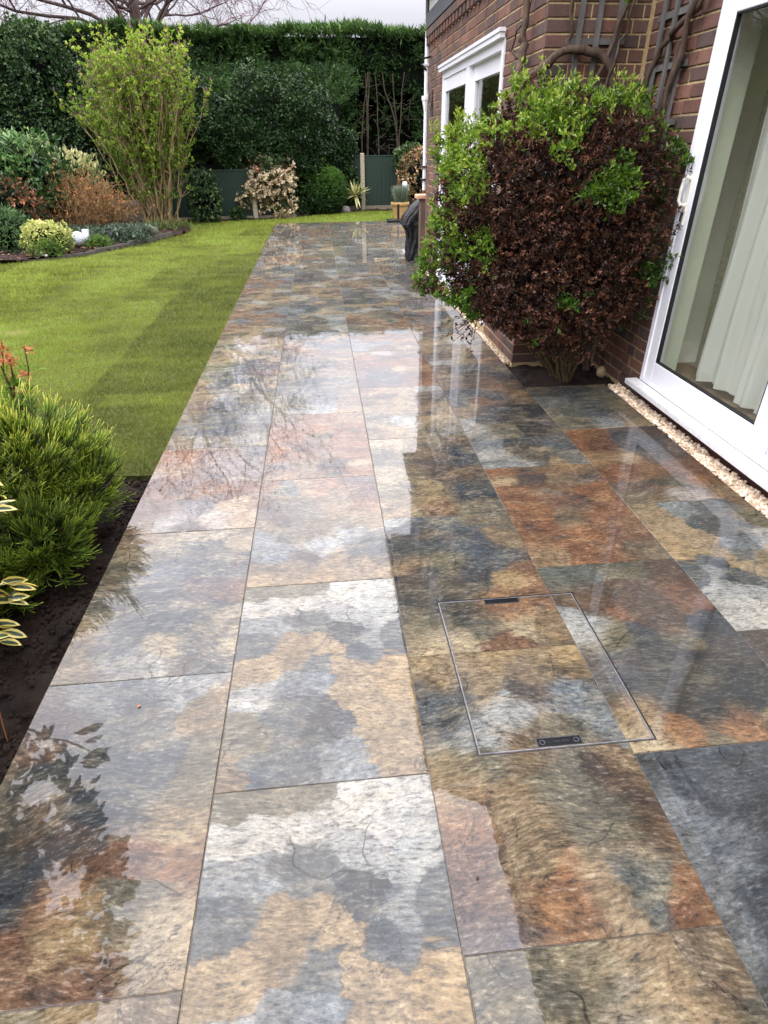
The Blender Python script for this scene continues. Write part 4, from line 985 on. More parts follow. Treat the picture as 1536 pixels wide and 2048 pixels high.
# ------------------------------------------------------------------ near border: whipcord shrub, bronze tipped plant, variegated shrub
heathM, t, b, o = new_mat('whipcord_shoot'); q = NT(t)
at = q.n('Attribute', attribute_name='tip'); av = q.n('Attribute', attribute_name='var')
c = q.ramp(at.outputs['Fac'], [(0, (38, 48, 20)), (.4, (84, 112, 36)), (.72, (146, 170, 54)), (1, (236, 230, 120))])
c = q.mix(q.rng(av.outputs['Fac'], 0, 1, 0, .55), c, q.ramp(at.outputs['Fac'], [(0, (34, 46, 24)), (.6, (88, 112, 66)), (1, (140, 160, 90))]))
q.set(b.inputs['Base Color'], c); b.inputs['Roughness'].default_value = .5; b.inputs['Specular IOR Level'].default_value = .3
tr = q.n('BsdfTranslucent'); q.set(tr.inputs[0], c); mx = q.n('MixShader'); mx.inputs[0].default_value = .25
t.links.new(b.outputs[0], mx.inputs[1]); t.links.new(tr.outputs[0], mx.inputs[2]); t.links.new(mx.outputs[0], o.inputs[0])
def shoots(mb, B, D, L, r, var, tipshift=0.0, seg=4, sides=3):
    """thin curved rope-like shoots, all rows at once"""
    n = len(B); D = unit(D); t_ = np.linspace(0, 1, seg)
    side = unit(np.cross(D, rng.normal(size=(n, 3)))); bend = (rng.normal(size=(n, 1)) * .14)
    L = np.broadcast_to(L, (n,))
    C = B[:, None] + (D[:, None] * t_[None, :, None] + side[:, None] * (bend[:, None] * (t_ ** 2)[None, :, None]) + np.array([0, 0, .30]) * (t_ ** 2)[None, :, None]) * L[:, None, None]
    A = side[:, None]; Bv = np.cross(D, side)[:, None]
    rad = r * (1.0 - .45 * t_)[None, :, None] * np.ones((n, 1, 1))
    th = np.arange(sides) * 2 * math.pi / sides
    V = C[:, :, None] + rad[..., None] * (np.cos(th)[None, None, :, None] * A[:, :, None] + np.sin(th)[None, None, :, None] * Bv[:, :, None])
    V = V.reshape(n, -1, 3)
    i = np.arange(seg - 1)[:, None] * sides; j = np.arange(sides)[None]; k = (j + 1) % sides
    F = np.stack([i + j, i + k, i + sides + k, i + sides + j], -1).reshape(-1, 4)
    F = (F[None] + (np.arange(n) * seg * sides)[:, None, None]).reshape(-1, 4)
    tip = np.clip(np.tile(np.repeat(t_, sides), n) * np.repeat(.72 + tipshift, seg * sides) if np.ndim(tipshift) else np.tile(np.repeat(t_, sides), n) * (.8 + tipshift), 0, 1)
    mb.add(V.reshape(-1, 3), F, tip=tip, var=np.repeat(var, seg * sides))
def whipcord(name, label, c, r, n, L, rad, seed):
    e = empty(name, (c[0], c[1], -.05)); tag(e, label, 'shrub'); O = np.array(e.location)
    mb = MB(); sm = MB()
    lobes = [(np.array(c) + np.array(o_), np.array(r) * s_) for o_, s_ in seed]
    for lc, lr in lobes:
        m = int(n * (lr.prod() / np.array(r).prod()) ** .66)
        P, D = shell(m // 4, lc, lr, 2.0, .42, .25, 3.5, zmin=-.03)
        D = unit(D * [1.0, 1.0, .6] + [0, 0, .30] + rng.normal(size=D.shape) * .15); fl_ = .13 * rng.uniform(.7, 1.2, len(P)); P = P - D * fl_[:, None]
        side_ = unit(np.cross(D, [0, 0, 1.]))
        hz = np.clip((P[:, 2] - .05) / (c[2] + r[2] - .05), 0, 1); va_ = np.clip(vnoise(P, 5.0, 4) * 1.3 - .3 + rng.normal(size=len(P)) * .15, 0, 1)
        for s in range(17):          # every frond is a spray of shoots fanned along a short axis
            tt_ = rng.uniform(0, .75, len(P)); off_ = rng.normal(size=(len(P), 1)) * .45
            B_ = P + D * (fl_ * tt_)[:, None] + rng.normal(size=P.shape) * .006
            ts = .0 + .32 * hz ** 1.2 * (tt_ > .2) + rng.normal(size=len(P)) * .07
            shoots(mb, B_ - O, D + side_ * off_ + rng.normal(size=P.shape) * .13, L * rng.uniform(.55, .95, len(P)), rad, va_, ts)
        for k in range(26):
            d = ball_dirs(1)[0]; d[2] = abs(d[2]) * .6 + .1; tube(sm, wob([np.array([c[0], c[1], -.06]), np.array([c[0], c[1], 0]) * .5 + (lc + d * lr * .6) * .5 - [0, 0, .04], lc + d * lr * .7], 6, .006) - O, np.linspace(.008, .003, 6), 5)
    mb.build('shoots', heathM, e); sm.build('stems', bark_mat(name + '_stem', (70, 54, 42), (40, 32, 26), 40), e)
whipcord('whipcord_shrub', 'feathery green evergreen shrub with yellow tips in soil at the patio edge', (-.46, 2.42, .19), (.40, .42, .30), 1500, .095, .0027,
         [((0, .1, .12), 1.0), ((.20, -.22, -.06), .62), ((.26, .12, .0), .62), ((-.35, .0, .10), .9), ((.10, -.44, -.13), .5), ((-.15, -.42, -.05), .6)])
# bronze tipped shrub further along the left edge
bp = empty('bronze_tipped_plant', (-.55, 2.86, -.03)); tag(bp, 'upright plant with salmon pink young leaves at the lawn corner', 'plant'); O = np.array(bp.location)
mb, mb2, sm = MB(), MB(), MB()
for k in range(9):
    top = np.array([-.50 + rng.normal() * .10, 2.84 + rng.normal() * .08, rng.uniform(.52, .74)])
    q_ = wob([(-.55, 2.86, -.05), (-.55 * .5 + top[0] * .5, 2.86 * .5 + top[1] * .5, top[2] * .5), top], 8, .01); tube(sm, q_ - O, np.linspace(.006, .003, 8), 5)
    clusters(mb, np.repeat(q_[-1:], 4, 0) + rng.normal(size=(4, 3)) * .012 - O, np.tile([0, 0, .6], (4, 1)), 7, .024, .010, 1.0, curl=.4, fold=True)
    clusters(mb2, q_[3:7] - O, np.tile([0, 0, .6], (4, 1)), 9, .045, .014, .9, fold=True)
mb.build('young_leaves', leaf_mat('salmon_leaf', [(0, (160, 92, 60)), (.5, (200, 124, 84)), (1, (216, 160, 116))], .45, .35), bp)
mb2.build('leaves', leafG, bp); sm.build('stems', plain('red_stem', (94, 48, 40), .6, 30, .15), bp)

# variegated shrub: dark leaves with cream-yellow margins; most of it stands just outside the picture
varM, t, b, o = new_mat('variegated_leaf'); q = NT(t)
at = q.n('Attribute', attribute_name='rim'); av = q.n('Attribute', attribute_name='var')
c = q.mix(q.rng(at.outputs['Fac'], .40, .52), q.ramp(av.outputs['Fac'], [(0, (30, 52, 34)), (.6, (48, 74, 46)), (1, (84, 104, 70))]), q.ramp(av.outputs['Fac'], [(0, (206, 186, 80)), (1, (232, 222, 140))]))
q.set(b.inputs['Base Color'], c); b.inputs['Roughness'].default_value = .3; b.inputs['Specular IOR Level'].default_value = .5
vb = empty('variegated_shrub', (-.62, 1.62, -.05)); tag(vb, 'variegated shrub with cream edged leaves poking in at the picture edge by the soil', 'shrub'); O = np.array(vb.location)
def big_leaves(mb, P, D, L, W, var, up_=None):
    n = len(P); D = unit(D); nn_ = rng.normal(size=(n, 3)) * .4 + [0, 0, 1]; A = unit(np.cross(D, nn_)); N = np.cross(A, D)
    prof = [(0, .0), (.12, .42), (.32, .92), (.55, 1.0), (.78, .66), (.93, .25), (1.0, 0.0)]
    rows = []; rim = []
    for s, wv in prof:
        for k in (-1, -.62, 0, .62, 1):
            rows.append((s, k * wv * .5, abs(k) * wv)); rim.append(abs(k) if wv > .3 else 1.0)
    R_ = np.array(rows); curl = rng.uniform(.05, .3, n)
    V = P[:, None] + D[:, None] * (R_[:, 0] * 1.0)[None, :, None] * L[:, None, None] + A[:, None] * R_[:, 1][None, :, None] * W[:, None, None] \
        + N[:, None] * ((.16 * R_[:, 2])[None, :] * W[:, None] - curl[:, None] * (R_[:, 0] ** 2)[None, :] * L[:, None])[..., None]
    m = len(rows); F = []
    for i in range(len(prof) - 1):
        for j in range(4): F.append((i * 5 + j, i * 5 + j + 1, (i + 1) * 5 + j + 1, (i + 1) * 5 + j))
    F = (np.array(F)[None] + (np.arange(n) * m)[:, None, None]).reshape(-1, 4)
    mb.add(V.reshape(-1, 3), F, rim=np.tile(np.array(rim), n), var=np.repeat(var, m))
mb = MB(); sm = MB()
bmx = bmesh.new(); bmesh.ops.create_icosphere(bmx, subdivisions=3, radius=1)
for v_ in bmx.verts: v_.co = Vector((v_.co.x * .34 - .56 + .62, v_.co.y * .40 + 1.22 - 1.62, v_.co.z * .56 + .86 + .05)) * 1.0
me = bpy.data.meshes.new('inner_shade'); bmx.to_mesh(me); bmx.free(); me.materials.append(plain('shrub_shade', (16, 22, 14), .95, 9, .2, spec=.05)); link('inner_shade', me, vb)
P, D = shell(850, (-.46, 1.30, .88), (.52, .64, .80), 2.0, .30, .2, 3.0, zmin=.06)
k = (P[:, 0] < -.02) & (P[:, 1] < 1.55 + .7 * np.clip(P[:, 2] - .5, 0, 1) - 1.2 * (P[:, 0] + .3)); P, D = P[k], D[k]
PP = np.repeat(P, 5, 0) + rng.normal(size=(len(P) * 5, 3)) * .018; DD = np.repeat(D, 5, 0) + rng.normal(size=(len(P) * 5, 3)) * .75
big_leaves(mb, PP - O, DD, rng.uniform(.05, .085, len(PP)), rng.uniform(.028, .042, len(PP)), rng.random(len(PP)))
mb.build('leaves', varM, vb)
for k in range(22):
    e_ = P[rng.integers(len(P))]; tube(sm, wob([(-.62, 1.62, -.06), (np.array([-.62, 1.62, .2]) + e_) / 2, e_], 8, .012) - O, np.linspace(.011, .004, 8), 5)
sm.build('stems', bark_mat('var_stem', (120, 104, 78), (76, 66, 50), 40), vb)
# low sprig of the same shrub that leans over the soil
sp1 = MB(); PS = np.array([(-.20, 1.80, .16), (-.17, 1.84, .18), (-.15, 1.83, .17), (-.21, 1.86, .10), (-.17, 1.74, .03), (-.19, 1.76, .05), (-.18, 1.72, .04),
                           (-.05, 1.72, .56), (-.03, 1.70, .60), (-.04, 1.72, .64), (-.05, 1.71, .68), (-.06, 1.72, .74), (-.08, 1.74, .52)])
PS = np.repeat(PS, 2, 0) + rng.normal(size=(26, 3)) * .015; PS[:, 0] -= .075
big_leaves(sp1, PS - O, np.tile([1., .1, .0], (26, 1)) + rng.normal(size=(26, 3)) * .25, np.full(26, .085), np.full(26, .034), rng.random(26))
tube(sp1, wob([(-.5, 1.7, .3), (-.25, 1.72, .5), (-.08, 1.72, .66)], 8, .006) - O, np.linspace(.007, .004, 8), 5, rim=0.2, var=.2)
tube(sp1, wob([(-.5, 1.7, .1), (-.3, 1.78, .1), (-.18, 1.84, .16)], 8, .006) - O, np.linspace(.007, .004, 8), 5, rim=0.2, var=.2)
sp1.build('sprig', varM, vb)
stoneM = plain('pale_stone', (196, 190, 180), .7, 30, .1, bump=.3)
o = link('border_stone', rock_mesh('border_stone', (.03, .02, .018), stoneM, 3), None, (-.33, 2.02, .03)); tag(o, 'small white stone half hidden under the feathery shrub', 'stone')
mb = MB(); tube(mb, [(-.015, 1.32, -.05), (-.015, 1.33, 0), (-.018, 1.35, .06)], .0018, 5); o = mb.build('cane_stub', plain('cane', (150, 92, 50), .6, 40, .1)); o.location.x -= .06; tag(o, 'thin brown cane stub stuck upright in the dark soil', 'cane')
for i, (x, y, a) in enumerate([(.315, 1.365, .4), (.62, 2.93, 0), (.40, 2.92, 1.0), (1.33, 4.25, 0.5), (1.42, 4.1, 1.2), (1.27, .74, .3), (.98, 2.9, .2)]):
    mb = MB(); big = .010 if i == 0 else .006; leaves(mb, np.array([[0, 0, .002]]), np.array([[math.cos(a), math.sin(a), .1]]), np.array([big * 1.6]), np.array([big]), np.array([.3]), .3, np.array([[0, 0, 1.]]), True)
    o = mb.build('fallen_petal', plain('petal%d' % i, (190, 130, 90) if i == 0 else (58, 38, 32), .6, 30, .1)); o.location = (x, y, .0015)
    tag(o, ['tan scrap of bud scale lying on the wet slab nearest the soil', 'dark bud scale on the joint beside the pinkish slab', 'dark bud scale in the middle of the pinkish slab', 'dark bud scale in the bright sky reflection, left of two',
            'dark bud scale in the bright sky reflection, right of two', 'dark bud scale on the slab just below the access cover', 'dark bud scale beside the long joint past the pinkish slab'][i], 'petal', 'bud scales dropped on the paving')

# ------------------------------------------------------------------ fence at the end of the garden
fenceM = plain('green_stained_board', (46, 62, 53), .75, 10, .14, stretch=(1, 1, .12), bump=.3, spec=.2, c2=(33, 46, 40))
postM = plain('concrete_post', (166, 158, 136), .85, 30, .1, bump=.3)
boardM = plain('gravel_board', (138, 126, 108), .85, 20, .12, bump=.2)
def fence(p0, p1, z0, z1, label):
    p0, p1 = Vector((*p0, 0)), Vector((*p1, 0)); d = (p1 - p0); L = d.length; d.normalize(); ang = math.atan2(d.y, d.x)
    e = empty('boarded_fence', p0, ang); tag(e, label, 'fence')
    n = max(1, int(L / .105)); me = None
    mb = MB(); mb.add([(0, 0, 0), (.115, -.014, 0), (.115, 0, 0), (0, 0, z1 - z0), (.115, -.014, z1 - z0), (.115, 0, z1 - z0)], [(0, 3, 4, 1), (1, 4, 5, 2), (2, 5, 3, 0)]); mb.add([(0, 0, z1 - z0), (.115, -.014, z1 - z0), (.115, 0, z1 - z0)], [(0, 1, 2)])
    me = mb.mesh('board', fenceM)
    for k in range(n):
        o = link('board', me, e, (k * L / n, -.002 * (k % 2), z0)); o.rotation_euler = (random.uniform(-.004, .004), 0, 0)
    mb = MB(); mb.box(0, L, -.02, .035, z1 + .001, z1 + .03); mb.build('top_rail', fenceM, e)
    mb = MB(); mb.box(0, L, -.02, .03, -.1, z0 - .004); mb.build('gravel_board', boardM, e)
fence((-3.2, 16.42), (-.60, 16.52), .06, 1.02, 'dark green boarded fence under the hanging ivy behind the lilac')
fence((-.46, 16.55), (.45, 16.72), .06, 1.02, 'dark green boarded fence stretch hidden behind the pink flowering shrub')
fence((1.2, 18.15), (2.15, 18.18), .10, 1.25, 'narrow green fence board stretch left of the tall pale post')
fence((2.29, 18.2), (4.4, 18.3), .10, 1.25, 'dark green boarded fence stretch right of the tall pale post')
for x, y, z1, lab in ((-.53, 16.48, 1.04, 'pale concrete fence post behind the pink flowering shrub'), (2.22, 18.14, 1.33, 'tall pale concrete fence post beside the spiky plant')):
    o = bevelled_box('fence_post', -.055, .055, -.05, .05, -.1, z1, .012, postM); o.location = (x, y, 0); tag(o, lab, 'post')

# ------------------------------------------------------------------ hedge, ivy, trees at the back
def yface(x): return 16.75 + 1.75 / (1 + np.exp(-(x - 1.35) * 3.2))
def yhedge(x): return 22.7 + .12 * np.sin(np.asarray(x) * .7)
hedge = empty('conifer_hedge', (0, 23, 0)); tag(hedge, 'tall clipped conifer hedge with feathery green top above the fence', 'hedge'); O = np.array(hedge.location)
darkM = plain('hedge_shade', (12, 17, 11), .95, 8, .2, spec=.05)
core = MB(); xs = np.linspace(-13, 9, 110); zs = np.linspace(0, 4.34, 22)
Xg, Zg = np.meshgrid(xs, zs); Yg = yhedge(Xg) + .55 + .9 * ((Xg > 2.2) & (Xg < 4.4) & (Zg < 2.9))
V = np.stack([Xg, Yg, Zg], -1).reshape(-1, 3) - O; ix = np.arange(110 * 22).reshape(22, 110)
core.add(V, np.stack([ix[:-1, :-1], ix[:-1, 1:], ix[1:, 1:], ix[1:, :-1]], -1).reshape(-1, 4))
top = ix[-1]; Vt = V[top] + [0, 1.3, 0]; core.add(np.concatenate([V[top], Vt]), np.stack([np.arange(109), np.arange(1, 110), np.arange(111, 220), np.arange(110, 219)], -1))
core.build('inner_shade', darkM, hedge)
conM = leaf_mat('conifer_spray', [(0, (24, 43, 18)), (.35, (44, 70, 29)), (.7, (65, 95, 41)), (1, (118, 148, 70))], .6, .2, .25)
def hedge_spray(n, x0, x1, z0, z1, L, W, per, depth=.45):
    x = rng.uniform(x0, x1, n); z = z0 + (z1 - z0) * rng.random(n)
    lump = (vnoise(np.stack([x, z, x * 0], -1), 1.3) - .5) * .55 + (vnoise(np.stack([x, z, x * 0], -1), 3.5, 4) - .5) * .35
    y = yhedge(x) + .35 - lump + rng.random(n) * depth
    P = np.stack([x, y, z], -1)
    D = np.stack([rng.normal(size=n) * .7, -.8 - .3 * rng.random(n), rng.normal(size=n) * .5 + .15], -1)
    return P, D, lump
Ph, Dh, lm = hedge_spray(12500, -13, 8.5, 1.7, 4.42, .1, .05, 1)
keep = ~((Ph[:, 0] > 2.3) & (Ph[:, 0] < 4.3) & (Ph[:, 2] < 2.95) & (rng.random(len(Ph)) < .86))
Ph, Dh, lm = Ph[keep], Dh[keep], lm[keep]
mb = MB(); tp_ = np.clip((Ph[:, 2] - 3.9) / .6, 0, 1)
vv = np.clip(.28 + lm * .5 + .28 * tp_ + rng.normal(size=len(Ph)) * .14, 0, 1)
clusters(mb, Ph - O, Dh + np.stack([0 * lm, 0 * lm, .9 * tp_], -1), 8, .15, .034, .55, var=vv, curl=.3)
n = 4200; x = rng.uniform(-6.5, 2.3, n); z = rng.uniform(1.9, 3.45, n); lm2 = (vnoise(np.stack([x, z, x * 0], -1), 1.7, 6) - .5) * .7; y = 19.6 - lm2 + rng.random(n) * .7 + (z - 2.0) * .8
kx = x < 1.2 + 1.3 * vnoise(np.stack([z, z * 0, z * 0], -1), 2.5, 3) + .5 * rng.random(n) ** 2; x, y, z, lm2 = x[kx], y[kx], z[kx], lm2[kx]; n = len(x)
clusters(mb, np.stack([x, y, z], -1) - O, np.stack([rng.normal(size=n) * .7, -.9 + 0 * x, rng.normal(size=n) * .4], -1), 8, .13, .03, .55, var=np.clip(.30 + lm2 * .5 + rng.normal(size=n) * .14, 0, 1), curl=.3)
# ragged top
n = 4200; x = rng.uniform(-13, 8.5, n); y = yhedge(x) + rng.uniform(.1, 1.5, n); z = 4.32 + .26 * vnoise(np.stack([x, y, y * 0], -1), 2.0, 7) + .06 * np.sin(x * .9)
Pt = np.stack([x, y, z], -1)
clusters(mb, Pt - O, np.tile([0, -.15, 1.], (n, 1)), 8, .17, .030, .55, var=np.clip(rng.normal(.60, .16, n), 0, 1))
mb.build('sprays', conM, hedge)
# bare trunks and twigs where the hedge has gone thin
tm = bark_mat('pale_trunk', (74, 64, 52), (46, 40, 32), 20)
for k in range(7):
    x0 = rng.uniform(2.5, 4.1); mb = MB(); y0 = 22.5 + rng.uniform(-.1, .4)
    tube(mb, wob([(x0, y0, 0), (x0 + rng.normal() * .06, y0, 1.7), (x0 + rng.normal() * .15, y0, 3.4)], 9, .02) - O, np.linspace(rng.uniform(.02, .045), .014, 9), 6); mb.build('trunk', tm, hedge)
mb = MB()
for k in range(34):
    a = np.array([rng.uniform(2.4, 4.2), 22.5 + rng.uniform(-.15, .3), rng.uniform(1.4, 3.0)]); d = np.array([rng.normal(), -.3, rng.normal() * .6]); d /= np.linalg.norm(d)
    tube(mb, wob([a, a + d * .25, a + d * rng.uniform(.3, .7) - [0, 0, .05]], 6, .015) - O, np.linspace(.008, .003, 6), 4)
mb.build('twigs', tm, hedge)

ivyM = leaf_mat('ivy_leaf', [(0, (20, 38, 18)), (.4, (40, 64, 31)), (.75, (60, 87, 43)), (1, (116, 134, 86))], .42, .12, .35)
ivy = empty('ivy_mass', (-.5, 16.6, 0)); tag(ivy, 'glossy dark ivy hanging in a thick curtain over the green fence', 'ivy'); O = np.array(ivy.location)
def ivy_sheet(n, x0, x1, zlo, zhi):
    x = rng.uniform(x0, x1, n); lo = zlo(x); hi = zhi(x); z = lo + (hi - lo) * rng.random(n)
    q3 = np.stack([x, z, 0 * x], -1); lump = (vnoise(q3, 1.5, 3) - .5) * .5 + (vnoise(q3, 4.2, 8) - .5) * .35
    bul = .28 * np.sin(np.clip((z - .9) / 1.9, 0, 1) * math.pi)
    y = yface(x) - .12 - lump - bul + rng.random(n) ** 2 * .35
    return np.stack([x, y, z], -1), lump
P, lm = ivy_sheet(13000, -4.6, 2.1, lambda x: 1.0 + .16 * np.sin(x * 3.1) + .10 * np.sin(x * 7.7) - .35 * np.clip(x - .6, 0, 1), lambda x: 2.62 - .10 * (x + 1) * (x > -1) + .9 * (vnoise(np.stack([x, x * 0, x * 0], -1), 3.0, 5) - .5) + .35 * rng.random(len(x)) ** 3 - .5 * np.clip((x - 1.4) / .7, 0, 1))
mb = MB(); vv = np.clip(.40 + lm * .55 + rng.normal(size=len(P)) * .16, 0, 1)
clusters(mb, P - O, np.stack([rng.normal(size=len(P)) * .4, -.7 + 0 * lm, -.25 + rng.normal(size=len(P)) * .4], -1), 4, .062, .052, .6, var=vv, curl=.15, fold=True)
mb.build('leaves', ivyM, ivy)
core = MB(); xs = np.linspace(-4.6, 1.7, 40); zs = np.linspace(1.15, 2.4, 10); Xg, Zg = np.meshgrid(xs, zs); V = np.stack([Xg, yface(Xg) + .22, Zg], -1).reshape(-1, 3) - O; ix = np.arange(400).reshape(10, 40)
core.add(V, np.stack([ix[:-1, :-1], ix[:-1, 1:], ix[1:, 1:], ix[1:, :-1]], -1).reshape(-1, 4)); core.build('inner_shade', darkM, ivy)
# ivy spilling on the right-hand fence end
ivr = empty('ivy_clump', (3.4, 18.0, 0)); tag(ivr, 'grey green ivy clump spilling over the right end of the fence', 'ivy'); O = np.array(ivr.location)
P, D = shell(900, (3.55, 18.05, 1.18), (.5, .25, .34), 2, .5, .3, 3); mb = MB(); clusters(mb, P - O, D, 4, .065, .055, .6, var=np.clip(rng.normal(.62, .2, len(P)), 0, 1), fold=True); mb.build('leaves', ivyM, ivr)

# ivy-clad tree on the left
ivt = empty('ivy_clad_tree', (-5.3, 16.6, 0)); tag(ivt, 'tall dark evergreen mass of ivy at the left end of the hedge', 'tree'); O = np.array(ivt.location)
mb = MB(); core = MB()
for c, r, n in (((-5.4, 16.5, 1.7), (1.5, .9, 1.75), 5200), ((-4.7, 16.4, 2.9), (.55, .6, .85), 1500), ((-6.3, 16.4, 2.7), (.9, .7, 1.15), 2000), ((-4.35, 16.3, 1.5), (.75, .6, 1.0), 1800)):
    P, D = shell(n, c, r, 2.2, .3, .3, 2.6); clusters(mb, P - O, D + [0, -.3, 0], 4, .07, .05, .7, var=np.clip(.38 + .3 * D[:, 2] + rng.normal(size=len(P)) * .18, 0, 1), fold=True)
    d = ball_dirs(260)
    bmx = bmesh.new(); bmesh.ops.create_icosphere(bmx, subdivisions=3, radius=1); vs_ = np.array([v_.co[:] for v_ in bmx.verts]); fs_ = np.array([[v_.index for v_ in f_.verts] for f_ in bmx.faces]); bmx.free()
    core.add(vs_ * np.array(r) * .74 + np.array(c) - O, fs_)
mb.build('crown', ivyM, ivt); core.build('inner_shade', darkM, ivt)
tb = MB(); tube(tb, wob([(-5.3, 16.6, -.1), (-5.25, 16.6, 1.5), (-5.3, 16.6, 3.0)], 8, .02) - O, np.linspace(.16, .06, 8), 8); tb.build('trunk', tm, ivt)

# the big bare tree behind the hedge
twM = bark_mat('bare_bark', (104, 88, 82), (66, 54, 52), 12)
twigM = plain('budding_twig', (128, 100, 108), .8, 20, .15)
def bare_tree(name, label, base, height, spread, seed, fine=True):
    r = np.random.default_rng(seed); e = empty(name, base); tag(e, label, 'tree'); big, small, bud = MB(), MB(), []
    def grow(p, d, L, rad, lev):
        n = 6; pts = [p]; dd = d.copy()
        for i in range(n - 1):
            dd = dd + r.normal(size=3) * (.10 + .05 * lev) + np.array([0, 0, .03 if lev < 3 else -.015]); dd /= np.linalg.norm(dd); pts.append(pts[-1] + dd * L / (n - 1))
        pts = np.array(pts)
        if lev >= 3 and pts[:, 2].min() < 4.75: return
        (tube(big, pts, np.linspace(rad, rad * .6, n), 8 if lev < 2 else 5) if lev < 4 else tube(small, pts, np.linspace(rad, rad * .5, n), 3))
        if lev >= 6 or (lev >= 5 and not fine): bud.append(pts[-1]); bud.append(pts[3]); return
        nb = {0: 5, 1: 4, 2: 5, 3: 4, 4: 4, 5: 3}[lev]
        for k in range(nb):
            t = r.uniform(.45, 1.0) if lev else r.uniform(.6, 1.0); i = min(n - 1, int(t * (n - 1))); q_ = pts[i]
            ax = r.normal(size=3); ax -= ax @ dd * dd; ax /= np.linalg.norm(ax); sp = spread * r.uniform(.6, 1.2)
            nd = dd * math.cos(sp) + ax * math.sin(sp); nd[2] += .12 * (lev < 3); nd /= np.linalg.norm(nd)
            grow(q_, nd, L * r.uniform(.58, .82), max(.011 - .0007 * lev, rad * r.uniform(.40, .6)), lev + 1)
    th_ = height * .36; tube(big, np.array([(0, 0, -.1), (.05, 0, th_ * .5), (0, 0, th_), (.08, 0, th_ * 1.3)]), [height * .022, height * .018, height * .016, height * .012], 9)
    for k in range(18):
        a = 6.28 * k / 18 + r.uniform(-.3, .3); z0 = th_ * r.uniform(.88, 1.25); el_ = r.uniform(.10, .95); nd = np.array([math.cos(a) * math.cos(el_), math.sin(a) * math.cos(el_), math.sin(el_)])
        grow(np.array([0, 0, z0]), nd, height * r.uniform(.30, .44), height * r.uniform(.0035, .0065), 2)
    grow(np.array([.08, 0, th_ * 1.28]), np.array([.1, 0, 1.]), height * .25, height * .011, 1)
    big.build('trunk', twM, e, smooth=True); small.build('twigs', twigM, e)
    B = np.array(bud); B = B[r.random(len(B)) < .7]; bl = MB(); leaves(bl, B, r.normal(size=B.shape) + [0, 0, .3], r.uniform(.05, .12, len(B)), r.uniform(.03, .05, len(B)), r.random(len(B)), .2)
    bl.build('buds', leaf_mat(name + '_bud', [(0, (120, 84, 92)), (.6, (164, 128, 136)), (1, (190, 160, 160))], .7, .3), e)
bare_tree('bare_tree', 'leafless spreading tree with pinkish buds rising behind the hedge', (-5.0, 27.6, 0), 13.0, .72, 5)
bare_tree('bare_tree', 'leafless tree beyond the far left corner of the garden', (-15, 28.5, 0), 11.5, .7, 8, False)

# ------------------------------------------------------------------ shrubs and plants of the back garden
def shrub(name, label, c, r, n, per, L, W, mat, power=2.0, thick=.35, lump=.2, ls=3, spread=.8, cat='shrub', shade=True, var=None, up_=0.0, zmin=.02, fold=True, core=.7):
    e = empty(name, (c[0], c[1], 0)); tag(e, label, cat); O = np.array(e.location); mb = MB()
    P, D = shell(n, c, r, power, thick, lump, ls, zmin=zmin)
    v = None if var is None else np.clip(var(P, D), 0, 1)
    clusters(mb, P - O, D + [0, 0, up_], per, L, W, spread, var=v, fold=fold); mb.build('foliage', mat, e)
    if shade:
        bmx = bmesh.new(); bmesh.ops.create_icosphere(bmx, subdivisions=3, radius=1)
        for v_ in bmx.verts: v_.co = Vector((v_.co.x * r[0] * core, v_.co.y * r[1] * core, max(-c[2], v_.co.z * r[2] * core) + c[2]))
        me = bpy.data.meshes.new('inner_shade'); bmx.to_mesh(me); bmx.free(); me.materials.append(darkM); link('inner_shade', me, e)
    sm = MB()
    for k in range(8):
        d = ball_dirs(1)[0] * .5; tube(sm, np.array([(d[0] * .1, d[1] * .1, -.05), (d[0] * r[0] * .5, d[1] * r[1] * .5, c[2] * .6), (d[0] * r[0], d[1] * r[1], c[2])]), [.014, .010, .005], 5)
    sm.build('stems', stM, e); return e
boxM = leaf_mat('box_leaf', [(0, (30, 58, 18)), (.5, (56, 92, 28)), (1, (98, 138, 48))], .45, .25)
shrub('box_ball', 'clipped round box ball on the lawn edge by the fence', (1.19, 17.55, .52), (.56, .56, .56), 3600, 4, .045, .022, boxM, thick=.10, lump=.04, var=lambda P, D: .35 + .4 * D[:, 2] + rng.normal(size=len(P)) * .15, cat='topiary', core=.9)
midG = leaf_mat('mid_green_leaf', [(0, (24, 46, 20)), (.5, (52, 84, 36)), (1, (112, 144, 64))], .4, .25)
shrub('green_shrub', 'loose mid green shrub rising behind the clipped box ball', (.72, 17.35, .78), (.52, .3, .82), 1100, 5, .07, .04, midG, var=lambda P, D: .42 + .35 * (P[:, 2] - .7) + rng.normal(size=len(P)) * .2)
# pink and white flowering shrub
pieM = leaf_mat('pieris_flower', [(0, (226, 206, 172)), (.55, (238, 224, 200)), (.75, (198, 148, 122)), (1, (156, 92, 72))], .6, .35, .2)
pie = empty('flowering_shrub', (-.22, 16.75, 0)); tag(pie, 'cream and bronze flowering shrub in front of the fence post', 'shrub'); O = np.array(pie.location)
P, D = shell(760, (-.12, 16.6, .84), (.58, .38, .50), 2, .5, .3, 3); P2, D2 = shell(170, (-.66, 16.6, .42), (.32, .25, .26), 2, .5, .3, 3); P3, D3 = shell(190, (-.02, 16.6, .25), (.48, .28, .24), 2, .5, .3, 3)
PA = np.concatenate([P, P2, P3]); DA = np.concatenate([D, D2, D3]); fl = rng.random(len(PA)) < np.where(PA[:, 2] > .5, .6, .28)
mb = MB(); v = np.clip(.30 + .75 * (PA[:, 2] - .75) + rng.normal(size=len(PA)) * .25, 0, 1)
clusters(mb, PA[fl] - O, DA[fl] + [0, -.3, .4], 12, .055, .045, .9, var=v[fl], fold=True); mb.build('flowers', pieM, pie)
